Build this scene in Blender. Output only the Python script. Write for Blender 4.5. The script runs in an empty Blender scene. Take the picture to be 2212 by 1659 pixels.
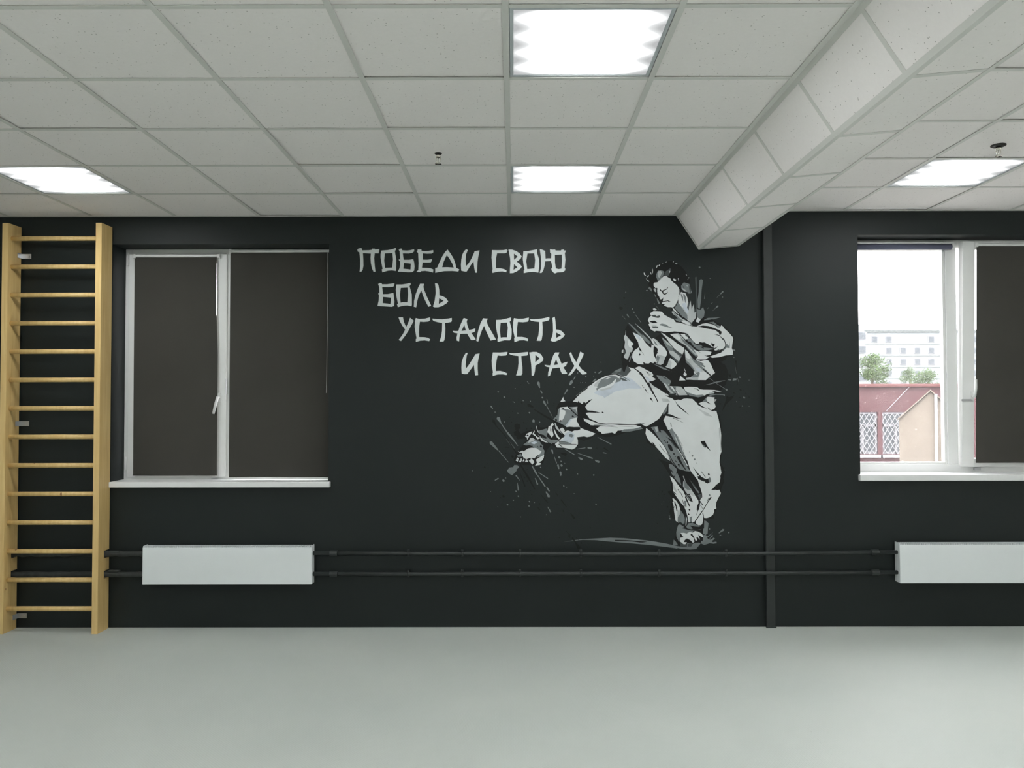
import bpy, bmesh, math, random
from mathutils import Vector, Matrix
from mathutils.geometry import tessellate_polygon

# ------------------------------------------------------------------ camera, world, exposure
D = 5.675                      # room-side face of the mural wall
CAMZ = 1.5956
F_PX = 1709.6                  # focal length for the 2212 px wide frame
sc = bpy.context.scene
col = sc.collection
_yaw, _pit, _rol = -0.001586, 0.023764, -0.001702
_fw = Vector((math.sin(_yaw)*math.cos(_pit), math.cos(_yaw)*math.cos(_pit), math.sin(_pit)))
_rt0 = Vector((math.cos(_yaw), -math.sin(_yaw), 0))
_up0 = _rt0.cross(_fw)
_rt = _rt0*math.cos(_rol) + _up0*math.sin(_rol)
_up = -_rt0*math.sin(_rol) + _up0*math.cos(_rol)
cam_d = bpy.data.cameras.new('camera')
cam = bpy.data.objects.new('camera', cam_d)
col.objects.link(cam)
cam_d.sensor_width = 36.0
cam_d.lens = 36.0*F_PX/2212.0
cam_d.clip_end = 1000
_m = Matrix((( _rt.x, _up.x, -_fw.x, 0), (_rt.y, _up.y, -_fw.y, 0), (_rt.z, _up.z, -_fw.z, CAMZ), (0, 0, 0, 1)))
cam.matrix_world = _m
sc.camera = cam

world = bpy.data.worlds.new('sky')
sc.world = world
world.use_nodes = True
_bg = world.node_tree.nodes['Background']
_bg.inputs[0].default_value = (1.0, 0.945, 0.965, 1)
_bg.inputs[1].default_value = 9.0

_sun = bpy.data.lights.new('sun', 'SUN')
_sun.energy = 4.0
_sun.angle = 0.01
_sun.color = (1.0, 0.95, 0.86)
_suno = bpy.data.objects.new('sun', _sun)
col.objects.link(_suno)
_suno.rotation_euler = Vector((0.35, 0.62, -0.70)).to_track_quat('-Z', 'Y').to_euler()
_suno.location = (0, 0, 30)

LAMP = 17.6                     # radiance of the ceiling light diffusers
sc.view_settings.view_transform = 'Standard'
sc.view_settings.look = 'None'
sc.view_settings.gamma = 1.0
sc.view_settings.exposure = 0.77
sc.view_settings.use_curve_mapping = False
sc.cycles.max_bounces = 10
sc.cycles.diffuse_bounces = 7
sc.cycles.transparent_max_bounces = 12
sc.cycles.sample_clamp_indirect = 6.0

# ------------------------------------------------------------------ helpers
def tag(o, label=None, cat=None, group=None, kind=None):
    if label: o['label'] = label
    if cat: o['category'] = cat
    if group: o['group'] = group
    if kind: o['kind'] = kind
    return o

def empty(name, loc=(0, 0, 0), parent=None):
    o = bpy.data.objects.new(name, None)
    o.empty_display_size = 0.1
    col.objects.link(o)
    o.location = loc
    if parent: o.parent = parent
    return o

class MB:
    """collects geometry for one mesh"""
    def __init__(s): s.v = []; s.f = []; s.sm = []; s.mi = []
    def add(s, vs, fs, smooth=False, mi=0):
        b = len(s.v)
        s.v += [tuple(v) for v in vs]
        s.f += [tuple(i+b for i in f) for f in fs]
        s.sm += [smooth]*len(fs); s.mi += [mi]*len(fs)
        return s
    def box(s, x0, x1, y0, y1, z0, z1, mi=0):
        vs = [(x, y, z) for z in (z0, z1) for y in (y0, y1) for x in (x0, x1)]
        return s.add(vs, [(0, 2, 3, 1), (4, 5, 7, 6), (0, 1, 5, 4), (2, 6, 7, 3), (0, 4, 6, 2), (1, 3, 7, 5)], False, mi)
    def bbox(s, x0, x1, y0, y1, z0, z1, r=0.004, mi=0):
        """box with bevelled edges"""
        bm = bmesh.new()
        bmesh.ops.create_cube(bm, size=1)
        for v in bm.verts:
            v.co = ((x0+x1)/2+v.co.x*(x1-x0), (y0+y1)/2+v.co.y*(y1-y0), (z0+z1)/2+v.co.z*(z1-z0))
        bmesh.ops.bevel(bm, geom=list(bm.edges), offset=r, segments=2, profile=0.5, affect='EDGES')
        s.add([v.co[:] for v in bm.verts], [[v.index for v in f.verts] for f in bm.faces], False, mi)
        bm.free(); return s
    def tube(s, pts, r, n=16, cap=True, smooth=True, mi=0):
        pts = [Vector(p) for p in pts]
        rs = r if isinstance(r, (list, tuple)) else [r]*len(pts)
        rings = []
        vs = []
        prev = None
        for i, p in enumerate(pts):
            d = (pts[min(i+1, len(pts)-1)]-pts[max(i-1, 0)]).normalized()
            if prev is None:
                a = d.orthogonal().normalized()
            else:
                a = (prev-d*prev.dot(d)).normalized()
            prev = a; b = d.cross(a)
            rings.append(len(vs))
            for k in range(n):
                t = 2*math.pi*k/n
                vs.append(p+(a*math.cos(t)+b*math.sin(t))*rs[i])
        fs = []
        for i in range(len(pts)-1):
            for k in range(n):
                fs.append((rings[i]+k, rings[i]+(k+1) % n, rings[i+1]+(k+1) % n, rings[i+1]+k))
        s.add(vs, fs, smooth, mi)
        if cap:
            b = len(s.v)-len(vs)
            s.f.append(tuple(b+k for k in range(n-1, -1, -1))); s.sm.append(False); s.mi.append(mi)
            s.f.append(tuple(b+rings[-1]+k for k in range(n))); s.sm.append(False); s.mi.append(mi)
        return s
    def lathe(s, prof, c=(0, 0, 0), n=24, mi=0):
        """prof: (radius, z) pairs, spun about z through c"""
        vs = []; fs = []
        for r, z in prof:
            for k in range(n):
                t = 2*math.pi*k/n
                vs.append((c[0]+r*math.cos(t), c[1]+r*math.sin(t), c[2]+z))
        for i in range(len(prof)-1):
            for k in range(n):
                fs.append((i*n+k, i*n+(k+1) % n, (i+1)*n+(k+1) % n, (i+1)*n+k))
        return s.add(vs, fs, True, mi)
    def prism(s, poly, axis, a0, a1, mi=0):
        """extrude a 2D polygon along axis 'x' (poly = y,z) or 'y' (poly = x,z) or 'z' (poly = x,y)"""
        def P(u, v, a):
            return (a, u, v) if axis == 'x' else (u, a, v) if axis == 'y' else (u, v, a)
        n = len(poly)
        vs = [P(u, v, a0) for u, v in poly]+[P(u, v, a1) for u, v in poly]
        fs = [(i, (i+1) % n, n+(i+1) % n, n+i) for i in range(n)]
        tris = tessellate_polygon([[Vector((u, v, 0)) for u, v in poly]])
        fs += [tuple(t) for t in tris]+[tuple(n+i for i in reversed(t)) for t in tris]
        return s.add(vs, fs, False, mi)
    def mesh(s, name, mats):
        me = bpy.data.meshes.new(name)
        me.from_pydata(s.v, [], s.f)
        for m in (mats if isinstance(mats, (list, tuple)) else [mats]): me.materials.append(m)
        me.polygons.foreach_set('use_smooth', s.sm)
        me.polygons.foreach_set('material_index', s.mi)
        bm = bmesh.new(); bm.from_mesh(me)
        bmesh.ops.recalc_face_normals(bm, faces=bm.faces[:])
        bm.to_mesh(me); bm.free()
        me.update()
        return me
    def build(s, name, mats, parent=None):
        return link(name, s.mesh(name, mats), parent)

def link(name, me, parent=None, loc=None):
    o = bpy.data.objects.new(name, me)
    col.objects.link(o)
    if parent: o.parent = parent
    if loc: o.location = loc
    return o

# ------------------------------------------------------------------ materials
def nt(name):
    m = bpy.data.materials.new(name); m.use_nodes = True
    t = m.node_tree
    return m, t, t.nodes['Principled BSDF']

def node(t, typ, **kw):
    n = t.nodes.new(typ)
    for k, v in kw.items():
        if k.startswith('i_'):
            key = k[2:]
            n.inputs[int(key) if key.isdigit() else key].default_value = v
        else: setattr(n, k, v)
    return n

def simple(name, c, rough=0.6, metal=0.0, spec=0.5, noise=0.0, nscale=8.0, bump=0.0, bscale=60.0):
    m, t, b = nt(name)
    b.inputs['Roughness'].default_value = rough
    b.inputs['Metallic'].default_value = metal
    b.inputs['Specular IOR Level'].default_value = spec
    tc = node(t, 'ShaderNodeTexCoord')
    nz = node(t, 'ShaderNodeTexNoise', i_Scale=nscale, i_Detail=4.0)
    t.links.new(tc.outputs['Object'], nz.inputs['Vector'])
    rp = node(t, 'ShaderNodeValToRGB')
    k = max(noise, 0.01)
    rp.color_ramp.elements[0].position = 0.3; rp.color_ramp.elements[1].position = 0.7
    rp.color_ramp.elements[0].color = (c[0]*(1-k), c[1]*(1-k), c[2]*(1-k), 1)
    rp.color_ramp.elements[1].color = (min(1, c[0]*(1+k)), min(1, c[1]*(1+k)), min(1, c[2]*(1+k)), 1)
    t.links.new(nz.outputs['Fac'], rp.inputs['Fac'])
    t.links.new(rp.outputs['Color'], b.inputs['Base Color'])
    if bump:
        n2 = node(t, 'ShaderNodeTexNoise', i_Scale=bscale, i_Detail=3.0)
        t.links.new(tc.outputs['Object'], n2.inputs['Vector'])
        bp = node(t, 'ShaderNodeBump', i_Strength=bump, i_Distance=0.002)
        t.links.new(n2.outputs['Fac'], bp.inputs['Height'])
        t.links.new(bp.outputs['Normal'], b.inputs['Normal'])
    return m

def mat_tile():
    m, t, b = nt('ceiling_tile_fissured')
    b.inputs['Roughness'].default_value = 0.95; b.inputs['Specular IOR Level'].default_value = 0.15
    tc = node(t, 'ShaderNodeTexCoord')
    geo = node(t, 'ShaderNodeNewGeometry')
    vo = node(t, 'ShaderNodeTexVoronoi', i_Scale=58.0, i_Randomness=1.0)
    t.links.new(geo.outputs['Position'], vo.inputs['Vector'])
    nz = node(t, 'ShaderNodeTexNoise', i_Scale=60.0, i_Detail=2.0)
    t.links.new(geo.outputs['Position'], nz.inputs['Vector'])
    # pin holes: close to some cell centres only
    lt = node(t, 'ShaderNodeMath', operation='LESS_THAN', i_1=0.14)
    t.links.new(vo.outputs['Distance'], lt.inputs[0])
    gt = node(t, 'ShaderNodeMath', operation='GREATER_THAN', i_1=0.62)
    sep = node(t, 'ShaderNodeSeparateColor')
    t.links.new(vo.outputs['Color'], sep.inputs[0])
    t.links.new(sep.outputs[0], gt.inputs[0])
    mu = node(t, 'ShaderNodeMath', operation='MULTIPLY')
    t.links.new(lt.outputs[0], mu.inputs[0]); t.links.new(gt.outputs[0], mu.inputs[1])
    rp = node(t, 'ShaderNodeValToRGB')
    rp.color_ramp.elements[0].color = (0.915, 0.88, 0.87, 1); rp.color_ramp.elements[1].color = (0.955, 0.92, 0.91, 1)
    t.links.new(nz.outputs['Fac'], rp.inputs['Fac'])
    mx = node(t, 'ShaderNodeMix', data_type='RGBA')
    mx.inputs['B'].default_value = (0.50, 0.48, 0.46, 1)
    t.links.new(mu.outputs[0], mx.inputs['Factor']); t.links.new(rp.outputs['Color'], mx.inputs['A'])
    t.links.new(mx.outputs['Result'], b.inputs['Base Color'])
    bp = node(t, 'ShaderNodeBump', i_Strength=0.25, i_Distance=0.002)
    t.links.new(nz.outputs['Fac'], bp.inputs['Height']); t.links.new(bp.outputs['Normal'], b.inputs['Normal'])
    return m

def mat_mat():
    """grey EVA sport mat with a fine diagonal weave"""
    m, t, b = nt('sport_mat_foam')
    b.inputs['Roughness'].default_value = 0.55; b.inputs['Specular IOR Level'].default_value = 0.35
    geo = node(t, 'ShaderNodeNewGeometry')
    mp = node(t, 'ShaderNodeMapping'); mp.inputs['Rotation'].default_value = (0, 0, math.radians(45))
    t.links.new(geo.outputs['Position'], mp.inputs['Vector'])
    w1 = node(t, 'ShaderNodeTexWave', wave_type='BANDS', bands_direction='X', i_Scale=28.0, i_Distortion=0.0)
    w2 = node(t, 'ShaderNodeTexWave', wave_type='BANDS', bands_direction='Y', i_Scale=28.0, i_Distortion=0.0)
    t.links.new(mp.outputs[0], w1.inputs['Vector']); t.links.new(mp.outputs[0], w2.inputs['Vector'])
    mu = node(t, 'ShaderNodeMath', operation='MULTIPLY')
    t.links.new(w1.outputs['Fac'], mu.inputs[0]); t.links.new(w2.outputs['Fac'], mu.inputs[1])
    bp = node(t, 'ShaderNodeBump', i_Strength=0.35, i_Distance=0.0012)
    t.links.new(mu.outputs[0], bp.inputs['Height']); t.links.new(bp.outputs['Normal'], b.inputs['Normal'])
    nz = node(t, 'ShaderNodeTexNoise', i_Scale=1.1, i_Detail=6.0)
    t.links.new(geo.outputs['Position'], nz.inputs['Vector'])
    rp = node(t, 'ShaderNodeValToRGB')
    rp.color_ramp.elements[0].position = 0.3; rp.color_ramp.elements[1].position = 0.7
    rp.color_ramp.elements[0].color = (0.480, 0.518, 0.488, 1); rp.color_ramp.elements[1].color = (0.520, 0.553, 0.518, 1)
    t.links.new(nz.outputs['Fac'], rp.inputs['Fac']); t.links.new(rp.outputs['Color'], b.inputs['Base Color'])
    return m

def mat_wood():
    m, t, b = nt('varnished_pine')
    b.inputs['Roughness'].default_value = 0.42
    tc = node(t, 'ShaderNodeTexCoord')
    mp = node(t, 'ShaderNodeMapping'); mp.inputs['Scale'].default_value = (14, 14, 0.9)
    t.links.new(tc.outputs['Object'], mp.inputs['Vector'])
    nz = node(t, 'ShaderNodeTexNoise', i_Scale=3.0, i_Detail=6.0, i_Distortion=0.6)
    t.links.new(mp.outputs[0], nz.inputs['Vector'])
    rp = node(t, 'ShaderNodeValToRGB')
    rp.color_ramp.elements[0].position = 0.28; rp.color_ramp.elements[1].position = 0.72
    rp.color_ramp.elements[0].color = (0.63, 0.42, 0.165, 1); rp.color_ramp.elements[1].color = (0.76, 0.56, 0.25, 1)
    t.links.new(nz.outputs['Fac'], rp.inputs['Fac'])
    vo = node(t, 'ShaderNodeTexVoronoi', i_Scale=2.6)
    mp2 = node(t, 'ShaderNodeMapping'); mp2.inputs['Scale'].default_value = (3, 3, 1.6)
    t.links.new(tc.outputs['Object'], mp2.inputs['Vector']); t.links.new(mp2.outputs[0], vo.inputs['Vector'])
    lt = node(t, 'ShaderNodeMath', operation='LESS_THAN', i_1=0.055); t.links.new(vo.outputs['Distance'], lt.inputs[0])
    mx = node(t, 'ShaderNodeMix', data_type='RGBA'); mx.inputs['B'].default_value = (0.30, 0.14, 0.05, 1)
    t.links.new(lt.outputs[0], mx.inputs['Factor']); t.links.new(rp.outputs['Color'], mx.inputs['A'])
    t.links.new(mx.outputs['Result'], b.inputs['Base Color'])
    return m

def mat_lamp():
    """prismatic diffuser lit by four tubes: bright bands along x that fade at the tube ends"""
    m, t, b = nt('lit_diffuser')
    t.nodes.remove(b)
    tc = node(t, 'ShaderNodeTexCoord'); sp = node(t, 'ShaderNodeSeparateXYZ')
    t.links.new(tc.outputs['Object'], sp.inputs[0])
    def mth(op, a, bb=None, clamp=False):
        n = node(t, 'ShaderNodeMath', operation=op); n.use_clamp = clamp
        for i, q in enumerate((a, bb)):
            if q is None: continue
            if isinstance(q, (int, float)): n.inputs[i].default_value = q
            else: t.links.new(q, n.inputs[i])
        return n.outputs[0]
    ax = mth('ABSOLUTE', sp.outputs['X']); ay = mth('ABSOLUTE', sp.outputs['Y'])
    # tubes at y = +-0.067, +-0.20 : cosine bands of period 0.134
    band = mth('MULTIPLY_ADD', mth('COSINE', mth('MULTIPLY', mth('ADD', sp.outputs['Y'], 0.067), 2*math.pi/0.134)), 0.5)
    band.node.inputs[2].default_value = 0.5
    nb_ = mth('SUBTRACT', 1.0, band)
    endw = mth('SUBTRACT', 0.285, mth('MULTIPLY', nb_, 0.050))
    soft = mth('DIVIDE', mth('SUBTRACT', mth('ADD', endw, 0.020), ax), 0.060, True)
    hard = mth('DIVIDE', mth('SUBTRACT', mth('SUBTRACT', endw, 0.010), ax), 0.10, True)
    edge = mth('DIVIDE', mth('SUBTRACT', 0.268, ay), 0.030, True)
    mid = mth('MULTIPLY', mth('MULTIPLY', mth('POWER', hard, 2.4), edge), mth('ADD', 0.5, mth('MULTIPLY', band, 0.5)))
    st = mth('ADD', mth('ADD', mth('MULTIPLY', mid, LAMP), 0.31), mth('MULTIPLY', mth('MULTIPLY', soft, edge), 0.32))
    em = node(t, 'ShaderNodeEmission'); em.inputs['Color'].default_value = (0.975, 0.995, 1.0, 1)
    t.links.new(st, em.inputs['Strength'])
    t.links.new(em.outputs[0], t.nodes['Material Output'].inputs['Surface'])
    return m

def mat_glass(dirt=0.05):
    m, t, b = nt('window_glass')
    t.nodes.remove(b)
    tr = node(t, 'ShaderNodeBsdfTransparent'); tr.inputs[0].default_value = (0.95, 0.97, 0.97, 1)
    gl = node(t, 'ShaderNodeBsdfGlossy'); gl.inputs['Roughness'].default_value = 0.02
    mx = node(t, 'ShaderNodeMixShader', i_0=0.05)
    t.links.new(tr.outputs[0], mx.inputs[1]); t.links.new(gl.outputs[0], mx.inputs[2])
    tl = node(t, 'ShaderNodeBsdfTranslucent'); tl.inputs[0].default_value = (0.95, 0.95, 0.95, 1)
    tc = node(t, 'ShaderNodeTexCoord')
    vo = node(t, 'ShaderNodeTexVoronoi', i_Scale=22.0); t.links.new(tc.outputs['Object'], vo.inputs['Vector'])
    lt = node(t, 'ShaderNodeMath', operation='LESS_THAN', i_1=0.11); t.links.new(vo.outputs['Distance'], lt.inputs[0])
    sep = node(t, 'ShaderNodeSeparateColor'); t.links.new(vo.outputs['Color'], sep.inputs[0])
    gt = node(t, 'ShaderNodeMath', operation='GREATER_THAN', i_1=0.45); t.links.new(sep.outputs[0], gt.inputs[0])
    mu = node(t, 'ShaderNodeMath', operation='MULTIPLY'); t.links.new(lt.outputs[0], mu.inputs[0]); t.links.new(gt.outputs[0], mu.inputs[1])
    nz = node(t, 'ShaderNodeTexNoise', i_Scale=5.0, i_Detail=6.0); t.links.new(tc.outputs['Object'], nz.inputs['Vector'])
    m2 = node(t, 'ShaderNodeMath', operation='MULTIPLY', i_1=dirt*2); t.links.new(nz.outputs['Fac'], m2.inputs[0])
    m3 = node(t, 'ShaderNodeMath', operation='MULTIPLY_ADD', i_1=0.08); t.links.new(mu.outputs[0], m3.inputs[0]); t.links.new(m2.outputs[0], m3.inputs[2])
    mx2 = node(t, 'ShaderNodeMixShader')
    t.links.new(m3.outputs[0], mx2.inputs[0]); t.links.new(mx.outputs[0], mx2.inputs[1]); t.links.new(tl.outputs[0], mx2.inputs[2])
    t.links.new(mx2.outputs[0], t.nodes['Material Output'].inputs['Surface'])
    return m

M = {}
M['wall'] = simple('dark_wall_paint', (0.0090, 0.0134, 0.0133), 0.55, spec=0.32, noise=0.05, nscale=1.6, bump=0.12, bscale=90)
M['pipe'] = simple('dark_pipe_paint', (0.018, 0.023, 0.0225), 0.48, noise=0.08, nscale=20, bump=0.1, bscale=70)
M['side'] = simple('light_wall_paint', (0.86, 0.86, 0.83), 0.8)
M['tile'] = mat_tile()
M['rail'] = simple('white_steel_rail', (0.70, 0.70, 0.67), 0.5)
M['mat'] = mat_mat()
M['concrete'] = simple('screed', (0.30, 0.30, 0.29), 0.9)
M['wood'] = mat_wood()
M['plastic'] = simple('white_window_plastic', (0.72, 0.73, 0.72), 0.38)
M['rubber'] = simple('grey_gasket', (0.10, 0.10, 0.10), 0.7)
M['sill'] = simple('white_sill_plastic', (0.74, 0.75, 0.75), 0.35)
M['metal'] = simple('zinc_steel', (0.50, 0.51, 0.52), 0.35, metal=0.8)
M['chrome'] = simple('chrome', (0.75, 0.72, 0.66), 0.18, metal=1.0)
M['blind'] = simple('dark_blind_fabric', (0.054, 0.052, 0.046), 0.85, spec=0.2, noise=0.06, nscale=2.0, bump=0.2, bscale=400)
M['enamel'] = simple('white_radiator_enamel', (0.74, 0.78, 0.79), 0.45, noise=0.015, nscale=3)
M['fin'] = simple('dark_radiator_slots', (0.06, 0.065, 0.065), 0.6)
M['insul'] = simple('dark_pipe_wrap', (0.030, 0.034, 0.032), 0.9, noise=0.3, nscale=30, bump=0.8, bscale=40)
M['lamp'] = mat_lamp()
M['lampframe'] = simple('lamp_frame_steel', (0.52, 0.56, 0.58), 0.45)
M['dark'] = simple('dark_collar', (0.03, 0.03, 0.03), 0.6)
M['glass'] = mat_glass(0.008)

# ------------------------------------------------------------------ room shell
XL, XR, YB = -5.4248, 6.575, -3.9445
ZC, ZR = 2.940, 2.972           # ceiling heights left and right of the bulkhead
W1 = (-2.884, -1.325, 1.035, 2.742)   # openings: x0, x1, z0, z1
W2 = (2.480, 4.040, 1.079, 2.800)
ZT = 3.45
b = MB()
W3 = (4.720, 6.280, 1.079, 2.800)
xs = [XL-0.3, W1[0], W1[1], W2[0], W2[1], W3[0], W3[1], XR+0.3]
b.box(xs[0], xs[1], D, D+0.42, -0.2, ZT)
b.box(xs[1], xs[2], D, D+0.42, -0.2, W1[2]-0.04); b.box(xs[1], xs[2], D, D+0.42, W1[3], ZT)
b.box(xs[2], xs[3], D, D+0.42, -0.2, ZT)
b.box(xs[3], xs[4], D, D+0.42, -0.2, W2[2]-0.04); b.box(xs[3], xs[4], D, D+0.42, W2[3], ZT)
b.box(xs[4], xs[5], D, D+0.42, -0.2, ZT)
b.box(xs[5], xs[6], D, D+0.42, -0.2, W3[2]-0.04); b.box(xs[5], xs[6], D, D+0.42, W3[3], ZT)
b.box(xs[6], xs[7], D, D+0.42, -0.2, ZT)
tag(b.build('wall_back', M['wall']), 'dark charcoal painted wall carrying the mural and windows', kind='structure')
tag(MB().box(XL-0.3, XL, YB-0.3, D, -0.2, ZT).build('wall_left', M['side']), 'plain light side wall beyond the wall bars', kind='structure')
tag(MB().box(XR, XR+0.3, YB-0.3, D, -0.2, ZT).build('wall_right', M['side']), 'plain light side wall on the window side', kind='structure')
tag(MB().box(XL, XR, YB-0.3, YB, -0.2, ZT).build('wall_front', M['side']), 'plain light wall behind the viewer', kind='structure')

# floor: screed slab with interlocking foam mats
floor = MB().box(XL, XR, YB, D, -0.2, -0.021).build('floor', M['concrete'])
tag(floor, 'pale grey interlocking foam mat floor', kind='structure')
def mat_mesh(x0, x1, y0, y1, name):
    """1 m mat: inner square plus strips of quads out to each toothed edge, clipped to the room, 20 mm thick"""
    n = 25; amp = 0.011; a = 0.03; gap = 0.00008
    ts = [(0.0, 0.0)]
    for i in range(1, n-1):
        for k, s in ((0.24, -1), (0.32, 1), (0.68, 1), (0.76, -1)): ts.append(((i+k)/n, s*amp))
    ts.append((1.0, 0.0))
    faces = []
    for q, f in enumerate((lambda t, o: (t, o+gap*(o != 0)), lambda t, o: (1+o-gap*(o != 0), t), lambda t, o: (t, 1+o-gap*(o != 0)), lambda t, o: (o+gap*(o != 0), t))):
        g = (lambda t: (t, a), lambda t: (1-a, t), lambda t: (t, 1-a), lambda t: (a, t))[q]
        for (t0, o0), (t1, o1) in zip(ts[:-1], ts[1:]):
            faces.append([f(t0, o0), f(t1, o1), g(min(1-a, max(a, t1))), g(min(1-a, max(a, t0)))])
    ti = [min(1-a, max(a, t)) for t, o in ts]
    core = [(t, a) for t in ti]+[(1-a, t) for t in ti[1:]]+[(t, 1-a) for t in ti[::-1][1:]]+[(a, t) for t in ti[::-1][1:-1]]
    for p, q in zip(core, core[1:]+core[:1]): faces.append([p, q, (0.5, 0.5)])
    def clip(poly, ax, val, keep_less):
        out = []
        for p, q in zip(poly, poly[1:]+poly[:1]):
            ip = (p[ax] <= val) == keep_less or p[ax] == val; iq = (q[ax] <= val) == keep_less or q[ax] == val
            if ip: out.append(p)
            if ip != iq:
                t = (val-p[ax])/(q[ax]-p[ax]); out.append((p[0]+(q[0]-p[0])*t, p[1]+(q[1]-p[1])*t))
        return out
    vid = {}; vs = []; tops = []
    for poly in faces:
        if x0 > 0: poly = clip(poly, 0, x0, False)
        if poly and x1 < 1: poly = clip(poly, 0, x1, True)
        if poly and y0 > 0: poly = clip(poly, 1, y0, False)
        if poly and y1 < 1: poly = clip(poly, 1, y1, True)
        ids = []
        for p in poly:
            k = (round(p[0], 6), round(p[1], 6))
            if k not in vid: vid[k] = len(vs); vs.append(k)
            if not ids or ids[-1] != vid[k]: ids.append(vid[k])
        if len(ids) > 2 and ids[0] == ids[-1]: ids.pop()
        if len(ids) < 3: continue
        ar = sum(vs[u][0]*vs[w][1]-vs[w][0]*vs[u][1] for u, w in zip(ids, ids[1:]+ids[:1]))
        if abs(ar) < 1e-10: continue
        tops.append(ids if ar > 0 else ids[::-1])
    ed = {}
    for f in tops:
        for u, w in zip(f, f[1:]+f[:1]): ed[(u, w)] = 1
    N = len(vs)
    allv = [(x, y, 0.0) for x, y in vs]+[(x, y, -0.0205) for x, y in vs]
    fs = [tuple(f) for f in tops]+[tuple(v+N for v in reversed(f)) for f in tops]
    fs += [(w, u, u+N, w+N) for (u, w) in ed if (w, u) not in ed]
    me = bpy.data.meshes.new(name); me.from_pydata(allv, [], fs); me.update()
    me.materials.append(M['mat'])
    return me
MX0, MY0 = -5.55, 5.15          # mat grid origin: corners at MX0 + i, MY0 - j
_mc = {}
for i in range(13):
    for j in range(-1, 10):
        gx, gy = MX0+i, MY0-j-1.0+0.0
        gy = MY0-(j+1)
        x0 = max(0.0, XL+0.002-gx); x1 = min(1.0, XR-0.002-gx)
        y0 = max(0.0, YB+0.002-gy); y1 = min(1.0, D-0.002-gy)
        if x1-x0 < 0.03 or y1-y0 < 0.03: continue
        key = (round(x0, 4), round(x1, 4), round(y0, 4), round(y1, 4))
        if key not in _mc: _mc[key] = mat_mesh(x0, x1, y0, y1, 'floor_mat')
        link('floor_mat', _mc[key], floor, (gx, gy, 0))

# ceiling: slab above, suspended grid of tiles and T-rails below
ceiling = MB().box(XL, XR, YB, D, 3.25, ZT).build('ceiling', M['side'])
tag(ceiling, 'suspended ceiling of speckled off-white square tiles', kind='structure')
rnd = random.Random(5)
PX0 = -0.0248; PY0 = 5.0555; ST = 0.6
LCOL = [PX0+ST*i for i in range(-9, 3)]             # left grid lines, last one = bulkhead edge
RCOL = [2.375+ST*k for k in range(-1, 8)]           # right grid lines
ROWS = [D]+[PY0-ST*j for j in range(16)]
LIGHTS = {}                                         # (column, row) of light panels
for c in (-5, 0, 'r'):
    for r in (1, 4, 7, 10, 13): LIGHTS[(c, r)] = True
_tc = {}
def tile_mesh(w, d):
    k = (round(w, 4), round(d, 4))
    if k not in _tc:
        g = 0.003
        _tc[k] = MB().bbox(-w/2+g, w/2-g, -d/2+g, d/2-g, 0.0, 0.014, 0.0015).mesh('ceiling_tile', M['tile'])
    return _tc[k]
def lay(x0, x1, z):
    for r in range(16):
        y1, y0 = ROWS[r], ROWS[r+1]
        ci = round((x0-PX0)/ST)
        isl = (z == ZC and (ci, r) in LIGHTS) or (z == ZR and abs(x0-2.375) < 0.01 and ('r', r) in LIGHTS)
        if isl: continue
        o = link('ceiling_tile', tile_mesh(x1-x0, y1-y0), ceiling, ((x0+x1)/2, (y0+y1)/2, z+0.0045))
        if rnd.random() < 0.35:
            o.rotation_euler = (rnd.uniform(-.004, .008), rnd.uniform(-.005, .005), 0)
            o.location.z += rnd.uniform(0.0015, 0.004)
for a, c in zip(LCOL[:-1], LCOL[1:]): lay(a, c, ZC)
lay(1.650, RCOL[0], ZR)
for a, c in zip(RCOL[:-1], RCOL[1:]): lay(a, c, ZR)
def rail(x0, x1, y0, y1, z):
    """inverted T running along its longer side"""
    bb = MB()
    bb.box(x0, x1, y0, y1, z, z+0.0022)
    if x1-x0 > y1-y0: bb.box(x0, x1, (y0+y1)/2-0.001, (y0+y1)/2+0.001, z+0.0022, z+0.035)
    else: bb.box((x0+x1)/2-0.001, (x0+x1)/2+0.001, y0, y1, z+0.0022, z+0.035)
    return bb.build('ceiling_rail', M['rail'], ceiling)
h = 0.012
for x in LCOL[1:-1]: rail(x-h, x+h, YB, D-0.024, ZC)
for x in RCOL[:-1]: rail(x-h, x+h, YB, D-0.024, ZR)
for y in ROWS[1:-1]:
    for a, c in zip(LCOL[:-1], LCOL[1:]):
        rail(a+(h if a > LCOL[0] else 0), c-(h if c < LCOL[-1] else 0.004), y-h, y+h, ZC+0.0004)
    for a, c in zip([1.652]+RCOL[:-1], RCOL):
        rail(a+h, c-(h if c < RCOL[-1] else 0.0), y-h, y+h, ZR+0.0004)
def angle(x0, x1, z, name='wall_angle'):
    bb = MB().box(x0, x1, D-0.024, D-0.0005, z-0.0005, z+0.002)
    bb.box(x0, x1, D-0.002, D-0.0005, z-0.0005, z+0.024)
    return bb.build(name, M['rail'], ceiling)
angle(XL, LCOL[-1], ZC); angle(1.652, XR, ZR)

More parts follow.
